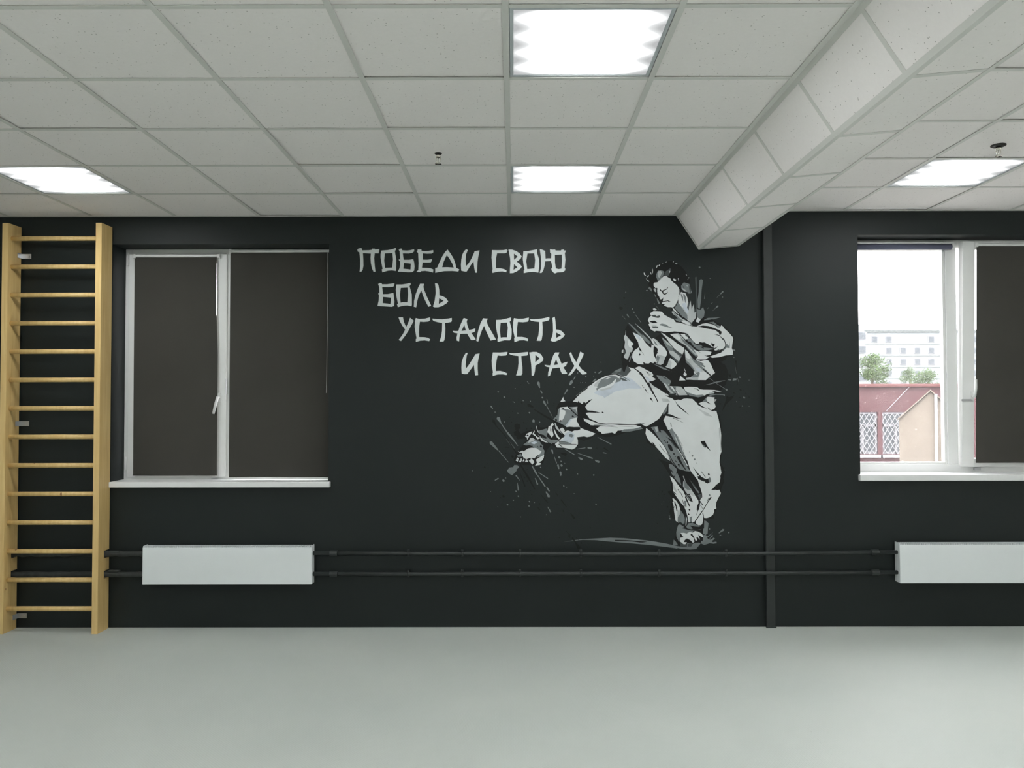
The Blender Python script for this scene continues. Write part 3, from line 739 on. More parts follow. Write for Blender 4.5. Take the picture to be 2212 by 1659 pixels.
# ------------------------------------------------------------------ mural (flat paint on the wall)
MURAL = """L0 П|-1122,2700 -1114,2708 -1092,2712 -1085,2695 -1038,2696 -1016,2699 -1016,2707 -995,2707 -995,2701 -963,2704 -964,2690 -969,2673 -996,2674 -1000,2639 -996,2585 -991,2541 -1005,2541 -1016,2566 -1024,2603 -1026,2639 -1024,2672 -1081,2675 -1078,2628 -1077,2585 -1083,2552 -1090,2543 -1105,2539 -1101,2574 -1101,2628 -1107,2683 -1118,2685
L0 О|-948,2693 -901,2697 -872,2702 -843,2713 -844,2699 -851,2690 -848,2668 -841,2631 -841,2588 -843,2546 -871,2550 -900,2548 -942,2536 -945,2557 -939,2561 -947,2603 -954,2643 -954,2668|-924,2673 -868,2675 -864,2628 -870,2570 -922,2568 -928,2621
L0 Б|-824,2700 -817,2700 -816,2707 -801,2707 -797,2695 -767,2693 -745,2695 -712,2702 -712,2687 -725,2677 -752,2672 -794,2673 -788,2626 -752,2626 -718,2630 -712,2606 -709,2577 -712,2548 -727,2537 -756,2536 -799,2540 -829,2541 -817,2566 -813,2591 -814,2615 -821,2620 -823,2630 -812,2628 -815,2668 -817,2688|-786,2604 -736,2599 -738,2556 -790,2562
L0 Е|-697,2689 -688,2690 -687,2700 -660,2701 -659,2691 -636,2689 -607,2690 -575,2696 -574,2680 -586,2671 -618,2670 -650,2673 -650,2627 -618,2626 -582,2630 -586,2616 -593,2607 -626,2606 -651,2607 -656,2568 -618,2567 -593,2564 -574,2556 -576,2534 -604,2542 -633,2546 -665,2544 -665,2537 -683,2537 -696,2540 -682,2551 -680,2602 -683,2675
L0 Д|-472,2700 -452,2674 -430,2638 -416,2602 -409,2567 -387,2556 -394,2541 -437,2545 -492,2544 -531,2538 -560,2532 -560,2566 -546,2569 -531,2605 -510,2649 -492,2678|-477,2660 -456,2631 -437,2598 -427,2569 -474,2572 -510,2571 -499,2613
L0 И|-339,2701 -326,2696 -339,2663 -342,2627 -340,2578 -321,2598 -299,2634 -283,2670 -276,2688 -241,2693 -249,2656 -256,2608 -259,2532 -272,2533 -279,2565 -285,2614 -307,2583 -325,2554 -335,2540 -354,2542 -373,2547 -375,2591 -372,2627 -366,2660 -354,2685
L0 С|-151,2695 -108,2694 -71,2695 -46,2699 -39,2693 -46,2677 -57,2672 -89,2672 -115,2672 -122,2637 -124,2590 -122,2563 -90,2563 -64,2557 -47,2548 -48,2535 -75,2541 -108,2540 -148,2530 -150,2547 -147,2557 -151,2601 -155,2641
L0 В|-33,2698 -6,2698 23,2688 48,2670 62,2650 55,2633 26,2611 51,2592 63,2575 55,2562 30,2543 1,2529 -23,2528 -22,2564 -19,2601 -21,2637 -28,2673|6,2670 33,2648 7,2624|7,2595 31,2570 3,2552
L0 О|75,2687 109,2688 146,2695 175,2700 173,2678 178,2658 187,2629 189,2593 182,2532 145,2538 109,2535 77,2528 77,2546 83,2552 75,2593 70,2633|104,2670 153,2671 159,2622 154,2562 102,2557 95,2615
L0 Ю|193,2702 214,2696 232,2687 234,2633 250,2635 274,2635 276,2667 267,2676 266,2702 281,2697 303,2698 308,2691 345,2691 347,2696 367,2698 368,2691 382,2691 373,2671 377,2625 371,2564 376,2564 375,2547 358,2535 319,2533 302,2526 292,2531 277,2548 276,2564 283,2566 277,2600 272,2615 232,2613 227,2582 218,2549 207,2531 192,2529 201,2564 203,2608 199,2655|301,2660 351,2662 353,2615 348,2560 326,2557 308,2562 302,2604
L1 Б|-971,2453 -963,2454 -963,2460 -947,2459 -943,2450 -907,2450 -853,2457 -855,2443 -862,2432 -896,2429 -942,2430 -936,2378 -900,2379 -861,2387 -857,2359 -853,2327 -855,2294 -871,2287 -907,2289 -975,2294 -967,2331 -965,2370 -969,2378 -969,2389 -961,2385 -963,2428|-936,2359 -876,2353 -882,2308 -938,2314
L1 О|-839,2448 -799,2448 -766,2453 -737,2460 -737,2448 -745,2437 -739,2414 -729,2377 -728,2305 -730,2291 -762,2297 -795,2294 -829,2284 -835,2307 -828,2310 -840,2367 -844,2410|-808,2424 -759,2426 -755,2374 -761,2319 -791,2320 -809,2317 -814,2374
L1 Л|-669,2453 -640,2453 -645,2431 -640,2410 -618,2355 -589,2294 -609,2287 -629,2326 -647,2366 -661,2406 -679,2366 -690,2326 -697,2283 -714,2287 -712,2330 -701,2377 -683,2424
L1 Ь|-562,2457 -546,2454 -538,2446 -531,2406 -530,2368 -510,2365 -484,2350 -467,2325 -481,2310 -510,2292 -539,2283 -564,2283 -576,2288 -564,2330 -557,2384 -558,2420|-532,2348 -499,2330 -535,2307
L2 У|-824,2211 -792,2211 -787,2183 -769,2140 -751,2180 -741,2208 -714,2186 -728,2160 -751,2117 -777,2077 -805,2041 -823,2048 -794,2087 -776,2122 -797,2153 -814,2183
L2 С|-700,2206 -675,2199 -635,2201 -597,2211 -597,2191 -608,2181 -642,2178 -670,2180 -675,2146 -677,2103 -675,2069 -635,2068 -612,2063 -596,2053 -603,2040 -635,2045 -668,2043 -699,2034 -699,2054 -694,2060 -701,2100 -708,2143 -705,2180
L2 Т|-580,2196 -579,2201 -549,2198 -509,2196 -469,2201 -441,2206 -441,2187 -445,2177 -469,2173 -490,2171 -487,2133 -488,2086 -494,2047 -501,2037 -529,2037 -517,2073 -511,2113 -510,2171 -542,2176 -572,2184
L2 А|-355,2206 -329,2197 -334,2179 -329,2152 -317,2119 -291,2124 -271,2131 -273,2111 -281,2103 -301,2098 -269,2053 -284,2046 -302,2046 -317,2070 -331,2093 -380,2092 -386,2066 -388,2038 -405,2043 -406,2066 -400,2095 -426,2100 -435,2113 -417,2111 -393,2112 -383,2146 -370,2176|-351,2157 -340,2116 -371,2112
L2 Л|-215,2203 -182,2200 -190,2185 -185,2162 -168,2129 -145,2089 -124,2051 -162,2043 -178,2076 -195,2112 -209,2149 -225,2116 -238,2079 -251,2036 -265,2041 -259,2079 -248,2126 -233,2172
L2 О|-121,2191 -85,2192 -49,2200 -15,2209 -17,2187 -25,2178 -19,2155 -11,2125 -11,2089 -14,2059 -24,2044 -62,2045 -112,2033 -113,2056 -108,2064 -117,2106 -124,2149|-90,2171 -44,2173 -38,2135 -44,2066 -72,2066 -90,2064 -95,2112
L2 С|6,2204 37,2198 70,2199 113,2208 112,2190 103,2178 70,2174 34,2177 28,2135 27,2069 63,2069 90,2064 107,2054 106,2039 77,2045 44,2044 9,2031 7,2059 11,2064 2,2105 -2,2145 1,2178
L2 Т|119,2196 150,2195 189,2198 226,2204 260,2213 261,2198 256,2188 229,2180 209,2176 212,2138 211,2085 204,2045 196,2040 169,2041 181,2079 187,2128 188,2176 153,2180 127,2186
L2 Ь|282,2204 299,2214 304,2181 308,2121 325,2120 348,2110 371,2085 364,2070 338,2050 301,2035 282,2036 268,2042 282,2078 287,2111 286,2161|309,2100 345,2080 310,2061
L3 И|-340,1954 -327,1955 -334,1934 -338,1907 -342,1868 -340,1840 -317,1871 -291,1911 -271,1945 -241,1951 -248,1920 -255,1881 -255,1838 -252,1795 -273,1794 -278,1828 -282,1869 -301,1841 -331,1802 -354,1802 -370,1808 -372,1848 -370,1888 -357,1927
L3 С|-146,1957 -95,1956 -41,1961 -43,1945 -52,1935 -86,1933 -112,1935 -120,1897 -125,1854 -125,1823 -96,1825 -69,1819 -42,1806 -48,1795 -76,1800 -112,1799 -147,1789 -148,1808 -145,1814 -153,1861 -155,1900
L3 Т|-29,1953 4,1951 37,1953 70,1957 106,1961 106,1945 100,1935 58,1931 60,1897 66,1850 66,1807 58,1793 20,1792 33,1834 38,1880 37,1931 4,1935 -26,1945
L3 Р|115,1956 143,1961 169,1960 199,1944 217,1913 212,1896 189,1878 159,1863 156,1827 149,1793 132,1790 131,1830 129,1870 123,1913|159,1940 190,1914 158,1885
L3 А|301,1956 331,1956 323,1934 331,1913 347,1875 367,1883 390,1889 380,1863 360,1849 387,1807 380,1802 351,1802 340,1823 332,1848 281,1842 271,1814 264,1792 249,1785 251,1814 261,1849 235,1855 224,1868 245,1865 265,1863 275,1900 288,1936|308,1908 322,1870 291,1866
L3 Х|404,1951 415,1959 425,1932 453,1886 466,1919 481,1962 505,1949 504,1937 489,1906 469,1865 492,1835 528,1808 519,1800 494,1798 473,1820 452,1843 433,1817 413,1795 396,1791 397,1797 416,1823 439,1860 420,1893 410,1923
head K1|971,2445 980,2460 957,2486 953,2497 980,2476 970,2493 957,2507 944,2515 940,2530 948,2526 960,2507 970,2499 983,2515 994,2526 1002,2557 1008,2539 1020,2557 1030,2567 1036,2581 1051,2594 1067,2594 1083,2604 1104,2609 1127,2616 1148,2613 1156,2617 1161,2609 1179,2599 1192,2587 1210,2575 1226,2557 1241,2538 1252,2520 1262,2502 1270,2488 1272,2473 1270,2454 1264,2444 1243,2449 1217,2460 1210,2439 1205,2392 1196,2381 1177,2319 1154,2272 1138,2275 1120,2273 1099,2276 1078,2290 1060,2306 1048,2325 1034,2348 1021,2369 1006,2379 998,2397 990,2413 980,2429
head D1|1026,2289 1026,2284 1048,2262 1050,2262 1050,2263 1032,2289
collar K2|1141,2276 1186,2321 1309,2265 1325,2496 1332,2298 1331,2208 1371,2208 1427,2191 1494,2152 1438,2186 1359,2160 1308,2146 1275,2158 1196,2186 1130,2265
forearm K3|963,2187 978,2212 982,2242 1001,2257 1004,2275 1019,2276 1036,2261 1069,2255 1093,2228 1135,2205 1168,2184 1195,2175 1252,2161 1321,2148 1372,2166 1405,2178 1447,2178 1495,2156 1528,2135 1567,2087 1586,2063 1587,2036 1581,1994 1584,1964 1577,1931 1532,1925 1520,1904 1475,1887 1439,1904 1412,1913 1325,1934 1236,2024 1176,2079 1080,2088 1017,2100 978,2118 969,2145 966,2163
jacket K4|803,2120 823,2160 876,2086 969,2020 1052,2086 1202,2106 1366,1926 1459,1906 1525,1859 1545,1799 1524,1726 1471,1660 1199,1644 1099,1710 967,1720 795,1807 775,1910 789,2027
jacket K5|1417,1911 1475,1921 1535,1921 1519,1898 1481,1885 1449,1895
trousers K5|336,1599 385,1604 412,1607 435,1627 484,1668 531,1702 587,1748 660,1788 733,1801 845,1831 825,1854 950,1754 1033,1616 1032,1454 948,1418 950,1378 925,1405 862,1395 796,1379 763,1366 714,1353 664,1348 618,1358 585,1377 533,1402 480,1415 467,1439 454,1468 457,1498 461,1564 411,1567 329,1564 316,1548 312,1528 309,1557 322,1587
kicking_foot K6|3,1192 15,1222 45,1266 69,1296 90,1326 81,1341 39,1335 30,1356 3,1365 21,1389 10,1416 16,1437 46,1442 52,1416 33,1401 54,1374 90,1392 114,1398 138,1398 162,1401 177,1428 164,1449 183,1434 192,1419 228,1419 270,1434 270,1458 294,1452 283,1476 310,1509 313,1544 331,1577 481,1577 486,1445 519,1415 591,1376 558,1340 504,1323 468,1332 462,1287 438,1266 312,1266 297,1278 270,1293 246,1266 231,1236 225,1197 210,1159 165,1150 120,1150 72,1150 42,1157 9,1165
trousers K6|899,1454 1044,1694 1156,1622 1292,1625 1392,1657 1451,1541 1479,1501 1488,1445 1492,1361 1494,1294 1489,1214 1480,1158 1496,1138 1513,1114 1505,1070 1491,1031 1120,1032 1112,1087 1069,1155 1037,1193 1121,1163 1034,1260 984,1292 956,1310 944,1374 943,1418
trousers K7|1120,1092 1238,1164 1480,1163 1499,1132 1511,1103 1498,1063 1505,1029 1490,991 1483,972 1485,941 1468,910 1454,877 1453,839 1439,810 1429,767 1161,768 1133,768 1114,811 1124,858 1131,889 1138,911 1103,954 1108,963 1131,966
standing_foot K1|1161,723 1175,735 1218,714 1249,733 1360,756 1360,702 1399,618 1356,604 1332,587 1294,592 1241,590 1229,573 1179,573 1162,592 1146,621 1160,652 1156,671 1170,704
splashes D3|1315,2502 1308,2494 1314,2400 1312,2242 1316,2238 1320,2242 1323,2400 1323,2495
head W3|1087,2506 1103,2507 1113,2497 1132,2487 1139,2470 1155,2457 1176,2441 1189,2423 1195,2410 1196,2387 1188,2355 1185,2334 1180,2321 1170,2305 1162,2290 1148,2278 1133,2281 1112,2281 1096,2287 1083,2295 1094,2303 1083,2303 1070,2307 1067,2313 1081,2316 1071,2319 1073,2332 1076,2342 1060,2336 1054,2345 1049,2361 1040,2371 1037,2387 1036,2408 1032,2421 1027,2416 1022,2421 1014,2429 1010,2437 1011,2452 1017,2458 1035,2460 1043,2463 1053,2476 1066,2489 1080,2501
head L2|1009,2413 1019,2418 1027,2410 1031,2397 1024,2389 1014,2397
head G4|1030,2518 1043,2545 1072,2545 1085,2539 1088,2528 1077,2505 1059,2481 1043,2464 1035,2486 1029,2497
head D4|1098,2539 1132,2562 1135,2552 1129,2533 1119,2508 1098,2506 1087,2512
head W2|1151,2486 1160,2486 1175,2479 1167,2466 1155,2472
head L2|1185,2491 1190,2489 1194,2473 1189,2472
head W2|940,2531 947,2528 951,2515 959,2506 949,2509 941,2517
head W2|1030,2567 1034,2581 1041,2584 1038,2573 1033,2562
head W2|1046,2582 1059,2593 1056,2581 1050,2579
head W2|1162,2601 1184,2593 1178,2589
head W2|965,2502 975,2513 978,2507 969,2497
head W2|1261,2496 1270,2492 1262,2488
head L2|1000,2558 1005,2557 1007,2541 1005,2525 1000,2527
head L2|1148,2607 1159,2616 1154,2603
head L2|1241,2519 1253,2512 1247,2509
head L2|954,2492 963,2482 979,2469 978,2463 965,2473
head L2|986,2537 995,2528 995,2515 990,2520
head L2|1075,2596 1080,2600 1077,2592
head L2|1096,2605 1109,2611 1101,2603
head L2|1254,2483 1263,2478 1257,2476
head G2|1208,2434 1228,2460 1267,2448 1275,2420 1286,2384 1274,2379 1261,2379 1251,2392 1230,2402 1212,2413
head G2|971,2418 983,2429 996,2413 999,2392 990,2400
head L1|956,2400 964,2407 963,2396
head G2|1014,2379 1027,2363 1029,2350 1021,2358
head G1|1032,2348 1045,2329 1057,2308 1046,2306 1037,2324
head W4|1199,2379 1208,2390 1240,2380 1253,2347 1258,2318 1255,2287 1268,2250 1278,2209 1252,2222 1221,2258 1201,2292 1187,2316 1187,2350
collar D5|1259,2321 1309,2265 1308,2197 1275,2166 1253,2197 1247,2265
collar L6|1231,2287 1259,2265 1275,2186 1289,2166 1264,2177 1219,2220 1186,2265
collar G3|1340,2476 1353,2484 1365,2476 1362,2450 1355,2400 1352,2332 1340,2265 1327,2276 1325,2332 1335,2388
collar G4|1318,2270 1343,2259 1365,2281 1376,2248 1371,2214 1342,2186 1323,2191
collar G3|1365,2186 1399,2203 1494,2208 1432,2191
collar G4|1186,2199 1207,2184 1201,2172 1177,2181 1159,2196
forearm W5|986,2239 1009,2254 1051,2252 1069,2249 1087,2226 1117,2208 1153,2193 1168,2172 1192,2169 1225,2161 1255,2151 1291,2143 1321,2139 1357,2133 1405,2123 1447,2117 1474,2102 1482,2081 1488,2069 1506,2048 1521,2024 1521,2000 1506,1982 1476,1970 1446,1968 1443,1988 1428,1994 1404,2012 1368,2024 1338,2030 1332,2018 1311,2018 1290,2039 1272,2060 1254,2088 1236,2095 1191,2103 1158,2106 1116,2101 1083,2100 1068,2107 1026,2111 1017,2105 1002,2112 985,2124 987,2133 978,2145 972,2157 981,2166 968,2184 975,2203 981,2212 994,2221 986,2230
forearm W4|1004,2270 1016,2274 1034,2263 1024,2258 1009,2259
sleeve W6|1318,2143 1357,2160 1387,2166 1432,2156 1471,2137 1483,2132 1495,2150 1507,2141 1516,2126 1534,2111 1555,2090 1575,2066 1580,2051 1572,2009 1569,1985 1578,1964 1574,1937 1529,1934 1475,1920 1427,1916 1411,1925 1445,1937 1490,1952 1521,1979 1530,2012 1515,2045 1497,2063 1485,2075 1498,2102 1477,2114 1447,2129 1405,2144 1363,2148 1324,2140
jacket L5|797,2074 808,2087 814,2074 833,2052 849,2032 865,2018 852,2000 860,1984 849,1949 833,1917 817,1904 794,1920 796,1936 811,1955 798,1994 803,2032 795,2055
jacket G6|803,2087 807,2114 811,2110 809,2087
jacket G5|849,1936 842,1904 833,1885 826,1904
jacket L5|779,1972 791,1976 790,1952 778,1955
jacket W5|858,2100 875,2093 904,2080 930,2055 949,2026 974,2000 990,1987 993,2010 1006,2010 1019,1987 1006,1962 1009,1936 1022,1910 1031,1888 1025,1878 1018,1891 1005,1878 986,1885 961,1869 932,1888 935,1869 897,1872 865,1891 853,1920 855,1946 871,1971 904,1994 897,2029 878,2061
jacket W6|990,2042 1003,2058 1026,2048 1058,2013 1089,1984 1105,1955 1102,1936 1089,1916 1076,1875 1057,1865 1025,1873 1031,1894 1025,1917 1025,1936 1038,1968 1035,1984 1013,2003
jacket G6|821,2174 850,2154 888,2116 936,2071 974,2032 1000,2010 974,2018 936,2048 891,2097 847,2145
jacket L7|873,2167 914,2132 962,2087 1003,2042 994,2043 955,2082 911,2127
jacket G7|923,2093 962,2055 993,2022 974,2032 942,2061
jacket L7|1007,2058 1032,2042 1058,2013 1051,2006 1026,2032
jacket G5|1064,2067 1090,2042 1122,2013 1153,1980 1195,1948 1214,1935 1201,1913 1188,1884 1153,1910 1128,1942 1115,1968 1090,2009
jacket W5|1061,2097 1087,2087 1106,2070 1138,2051 1170,2025 1202,2003 1227,1987 1224,1961 1214,1939 1185,1958 1153,1987 1122,2025 1099,2058
jacket L5|1127,2085 1154,2090 1186,2093 1212,2067 1240,2032 1282,1987 1300,1967 1300,1948 1269,1983 1224,2012 1192,2032 1164,2054
jacket W5|1092,1851 1108,1872 1119,1907 1127,1915 1153,1897 1176,1871 1159,1852 1136,1836
jacket G5|1005,1872 1050,1859 1088,1843 1124,1823 1076,1835 1041,1851
jacket W5|1200,2088 1236,2088 1254,2066 1263,2054 1236,2048 1215,2070
jacket L5|1232,1976 1248,1966 1273,1931 1305,1892 1333,1866 1371,1828 1416,1786 1390,1764 1381,1756 1294,1757 1241,1761 1239,1774 1278,1780 1294,1802 1288,1828 1263,1854 1237,1886 1231,1924
jacket W5|1311,1902 1346,1892 1391,1902 1404,1892 1423,1860 1435,1828 1447,1809 1438,1796 1419,1789 1391,1812 1359,1841 1333,1873
jacket K6|1402,1910 1433,1885 1458,1850 1469,1815 1451,1799 1435,1776 1429,1760 1397,1773 1447,1807 1437,1834 1425,1866
belt L6|1238,1772 1267,1775 1293,1794 1299,1781 1299,1759 1242,1759
belt K6|847,1960 841,1957 828,1919 806,1874 808,1868 814,1870 837,1915 850,1954
jacket W6|826,1850 845,1834 871,1843 903,1856 935,1843 960,1827 995,1811 1005,1792 998,1779 1024,1763 998,1750 976,1747 966,1731 944,1763 922,1798 903,1814 874,1837
jacket L7|973,1744 1008,1721 1056,1692 1087,1667 1087,1660 1011,1661 988,1705
jacket G5|1024,1793 1088,1785 1114,1763 1152,1737 1184,1711 1231,1660 1129,1660 1104,1692 1075,1734 1043,1766
jacket L6|1166,1710 1201,1710 1230,1681 1249,1649 1197,1647 1165,1649
splashes K1|1527,1639 1538,1646 1544,1632 1583,1648 1562,1613 1542,1600 1526,1581 1510,1556 1496,1532 1504,1565 1520,1604
trousers W7|426,1603 451,1630 484,1663 531,1696 534,1709 561,1725 584,1745 617,1765 660,1786 700,1794 733,1798 772,1781 812,1788 845,1827 829,1850 871,1837 917,1804 950,1751 983,1695 1012,1642 1033,1612 1032,1461 1001,1454 981,1441 945,1421 929,1435 922,1448 863,1441 764,1445 665,1445 609,1452 583,1465 546,1481 533,1501 518,1521 540,1525 589,1523 632,1520 599,1531 553,1538 530,1541 520,1557 516,1567 534,1593 563,1620 534,1604 520,1593 505,1603 497,1587 487,1589 482,1595 474,1597 468,1610 461,1597 448,1601
trousers D8|705,1806 733,1827 776,1844 819,1874 822,1860 845,1827 808,1786 775,1784 742,1801
trousers W6|504,1485 517,1478 566,1465 599,1448 665,1442 764,1435 863,1436 919,1431 912,1421 863,1408 797,1398 747,1395 727,1372 707,1382 665,1376 635,1372 625,1386 612,1389 594,1409 619,1425 582,1432 553,1435 533,1452 507,1465
trousers W1|358,1638 362,1620 374,1606 336,1600 346,1617
trousers G1|448,1644 451,1643 495,1678 539,1715 540,1716 539,1716 494,1680 449,1646
kicking_foot G7|284,1476 316,1509 320,1544 331,1559 397,1565 458,1567 461,1490 450,1469 477,1421 420,1421 375,1422 330,1449
kicking_foot W7|344,1416 354,1417 369,1398 363,1386 396,1401 420,1389 429,1397 480,1403 477,1418 510,1403 555,1388 588,1374 558,1355 528,1349 507,1355 456,1349 462,1326 462,1299 444,1272 420,1261 360,1274 312,1276 298,1300 336,1332 369,1359 354,1377 336,1386 330,1404
kicking_foot G7|174,1396 204,1401 240,1412 246,1380 237,1356 258,1338 279,1326 276,1300 249,1314 216,1335 204,1356 186,1374
kicking_foot G8|276,1332 315,1329 324,1320 294,1308 279,1308
kicking_foot L8|162,1434 167,1428 173,1404 188,1372 174,1389 165,1413
kicking_foot W7|136,1390 129,1374 114,1356 99,1331 96,1349 84,1353 96,1374 120,1386
kicking_foot G7|71,1296 99,1317 111,1326 120,1341 138,1344 156,1329 186,1323 201,1299 214,1290 210,1272 223,1251 219,1221 198,1206 165,1206 180,1221 198,1248 180,1263 150,1271 138,1284 117,1293 90,1290
kicking_foot G7|27,1222 54,1231 63,1210 33,1207
trousers W8|900,1694 1044,1694 1088,1670 1124,1638 1156,1610 1196,1621 1244,1625 1284,1621 1304,1601 1323,1585 1340,1595 1360,1599 1379,1573 1403,1545 1455,1533 1470,1477 1482,1413 1488,1361 1485,1294 1489,1246 1478,1214 1474,1166 1487,1094 1471,1047 1475,1029 1335,1029 1315,1039 1272,1099 1244,1146 1217,1254 1178,1342 1138,1406 1106,1398 1087,1434 1075,1458 1075,1486 1087,1506 1111,1518 1112,1590 1067,1514 1039,1474 979,1438 947,1422 899,1454
trousers W9|1238,1164 1475,1163 1482,1130 1477,1118 1487,1094 1477,1084 1480,1058 1476,1027 1450,1008 1421,977 1409,970 1447,972 1454,969 1471,972 1481,953 1481,941 1464,915 1449,882 1446,858 1449,839 1432,832 1434,817 1424,793 1400,777 1381,771 1361,772 1357,796 1353,810 1338,782 1326,766 1276,766 1267,806 1262,846 1250,877 1243,901 1234,925 1255,894 1282,884 1268,922 1260,944 1280,929 1303,925 1320,896 1332,898 1349,920 1347,948 1337,982 1326,1011 1320,1034 1323,1042 1312,1054 1293,1085 1274,1099 1259,1121
standing_foot D2|1189,599 1237,595 1236,568 1189,571
standing_foot G2|1351,630 1356,652 1378,647 1385,625 1404,616 1430,632 1437,623 1413,606 1423,599 1447,603 1450,592 1428,588 1399,592 1361,579 1334,592
splashes G1|1464,663 1468,662 1502,681 1504,691 1493,693 1465,667
splashes G1|1467,644 1469,643 1481,647 1483,650 1480,651 1468,646
splashes G1|1542,667 1541,664 1537,662 1534,663 1532,667 1533,671 1537,672 1539,670
splashes G1|1404,693 1403,691 1400,689 1397,690 1395,693 1396,697 1400,697 1402,696
splashes G1|1408,653 1410,653 1424,668 1424,668 1423,668 1408,655
splashes G2|1383,636 1387,635 1407,653 1408,655 1406,655 1383,640
splashes G1|1398,623 1400,623 1423,642 1423,649 1416,649 1398,625
standing_foot G2|1143,617 1155,607 1171,585 1167,577 1138,581
standing_foot G2|1022,598 1074,590 1136,576 1193,568 1236,566 1239,595 1265,590 1284,592 1325,597 1335,590 1303,552 1260,547 1193,554 1122,566 1074,573 1021,578
ground_sweep G3|360,603 416,612 494,622 591,627 688,632 785,629 882,619 960,611 1018,602 1096,588 1169,572 1169,554 1076,567 979,579 882,588 785,596 688,604 591,614 494,617 416,608
splashes K1|490,595 489,591 484,589 481,590 479,595 479,599 484,600 487,598
splashes K1|332,634 331,631 327,629 324,630 322,634 323,637 327,638 329,636
splashes K1|365,574 363,572 361,570 359,572 357,574 359,576 361,576 363,576
splashes K1|552,705 551,703 549,702 547,702 546,705 546,707 549,708 550,707
splashes K1|633,579 632,577 629,575 627,577 625,579 626,582 629,582 631,582
splashes K1|1030,733 1030,731 1026,730 1025,730 1023,733 1023,736 1027,737 1028,735
splashes K1|1033,662 1032,660 1029,658 1027,659 1025,662 1027,665 1029,664 1031,664
splashes K1|1120,692 1120,691 1118,690 1116,690 1115,692 1115,695 1118,695 1119,694
splashes G1|178,1748 170,1736 187,1702 190,1701 192,1704 190,1741
splashes G1|194,1685 193,1680 202,1664 208,1663 209,1669 199,1684
splashes G1|215,1611 212,1600 229,1576 235,1574 237,1580 226,1608
splashes G1|240,1625 239,1623 245,1591 247,1589 249,1591 242,1623
splashes G1|238,1574 237,1571 281,1491 282,1491 283,1492 242,1573
splashes G1|-114,1497 -120,1480 -92,1449 -87,1448 -86,1453 -97,1492
splashes G2|-91,1453 -91,1449 -45,1378 -39,1377 -38,1383 -87,1452
splashes G3|-45,1385 -46,1376 -7,1332 1,1331 1,1339 -36,1385
splashes G4|-6,1340 -7,1333 31,1287 33,1287 33,1289 1,1339
splashes G1|-162,1575 -164,1568 -148,1551 -146,1551 -145,1553 -155,1574
splashes G1|-169,1320 -170,1304 -115,1256 -109,1256 -109,1262 -153,1320
splashes G1|-107,1255 -107,1251 -36,1169 -34,1169 -34,1171 -103,1255
splashes G1|-134,1041 -130,1040 -107,1051 -105,1057 -111,1059 -133,1045
splashes G1|16,1079 15,1073 43,1040 45,1040 45,1042 23,1078
splashes G1|28,1025 27,1023 30,972 35,967 40,973 30,1023
splashes G1|132,1147 131,1142 160,1084 169,1081 171,1090 137,1146
splashes G2|164,1089 164,1085 223,995 229,994 230,1000 168,1088
splashes G1|237,994 236,989 251,963 258,961 259,968 242,993
splashes G1|231,961 230,958 245,921 258,919 261,931 235,961
splashes G1|180,1098 180,1094 244,1052 248,1053 247,1057 183,1098
splashes G1|155,1057 154,1054 167,1012 174,1009 177,1015 159,1056
splashes G1|244,853 243,850 260,814 267,812 269,819 247,852
splashes G1|274,1262 270,1253 280,1232 284,1230 286,1234 282,1258
splashes G1|293,1209 292,1207 307,1162 311,1161 312,1164 295,1208
splashes G1|317,1156 312,1149 321,1124 326,1120 329,1126 325,1152
splashes G1|336,1106 329,1099 333,1076 339,1071 344,1077 343,1100
splashes G7|366,1266 367,1263 436,1221 441,1222 439,1226 369,1267
splashes G1|456,1237 457,1235 564,1193 570,1196 567,1202 457,1237
splashes G1|464,1205 465,1202 484,1184 497,1187 493,1199 468,1206
splashes G1|583,1185 585,1178 606,1164 617,1168 614,1179 590,1187
splashes G1|456,1265 457,1263 515,1270 517,1273 514,1275 457,1266
splashes G1|529,1273 534,1266 557,1263 564,1269 559,1276 536,1279
splashes G1|639,1238 642,1234 664,1231 667,1233 665,1236 643,1241
splashes G1|603,1348 604,1346 697,1296 703,1297 701,1303 605,1349
splashes G1|424,1758 411,1754 401,1728 402,1721 408,1723 427,1745
splashes G1|446,1785 440,1783 429,1759 429,1757 431,1758 447,1780
splashes G1|390,1692 382,1690 364,1656 365,1653 367,1654 392,1684
splashes G1|99,1750 99,1747 112,1731 114,1731 114,1733 102,1749
splashes G1|-4,1605 -3,1603 9,1595 12,1596 11,1598 -2,1606
splashes D1|-50,1339 -51,1333 -3,1267 8,1266 9,1277 -45,1338
splashes G1|23,1111 6,1092 -11,1077 -36,1094 -45,1111 -28,1133 -11,1135 14,1136
splashes G2|40,1137 32,1127 19,1117 8,1125 -1,1137 6,1151 19,1150 30,1149
splashes G1|-62,1039 -63,1034 -71,1030 -75,1032 -79,1039 -78,1047 -71,1048 -66,1045
splashes G1|24,963 23,960 19,958 16,959 14,963 14,967 19,968 21,966
splashes G1|40,928 39,925 35,923 32,924 30,928 30,932 35,933 37,931
splashes G1|-36,867 -36,864 -42,861 -45,862 -48,867 -48,873 -42,874 -39,871
splashes G1|4,899 3,896 -1,895 -3,896 -5,899 -4,903 -1,904 2,902
splashes G1|-51,1058 -52,1056 -55,1055 -56,1056 -58,1058 -57,1061 -55,1062 -53,1060
splashes G1|215,1633 214,1629 209,1627 206,1628 203,1633 204,1637 209,1638 212,1636
splashes G1|-127,1529 -127,1525 -131,1525 -134,1526 -134,1529 -134,1531 -131,1534 -128,1532
splashes G1|-102,1674 -104,1671 -108,1668 -111,1670 -114,1674 -112,1678 -108,1678 -105,1677
splashes G1|-57,1636 -58,1632 -63,1630 -67,1631 -70,1636 -69,1642 -63,1643 -60,1640
splashes G1|16,1698 16,1696 14,1696 11,1696 11,1698 11,1700 14,1702 16,1701
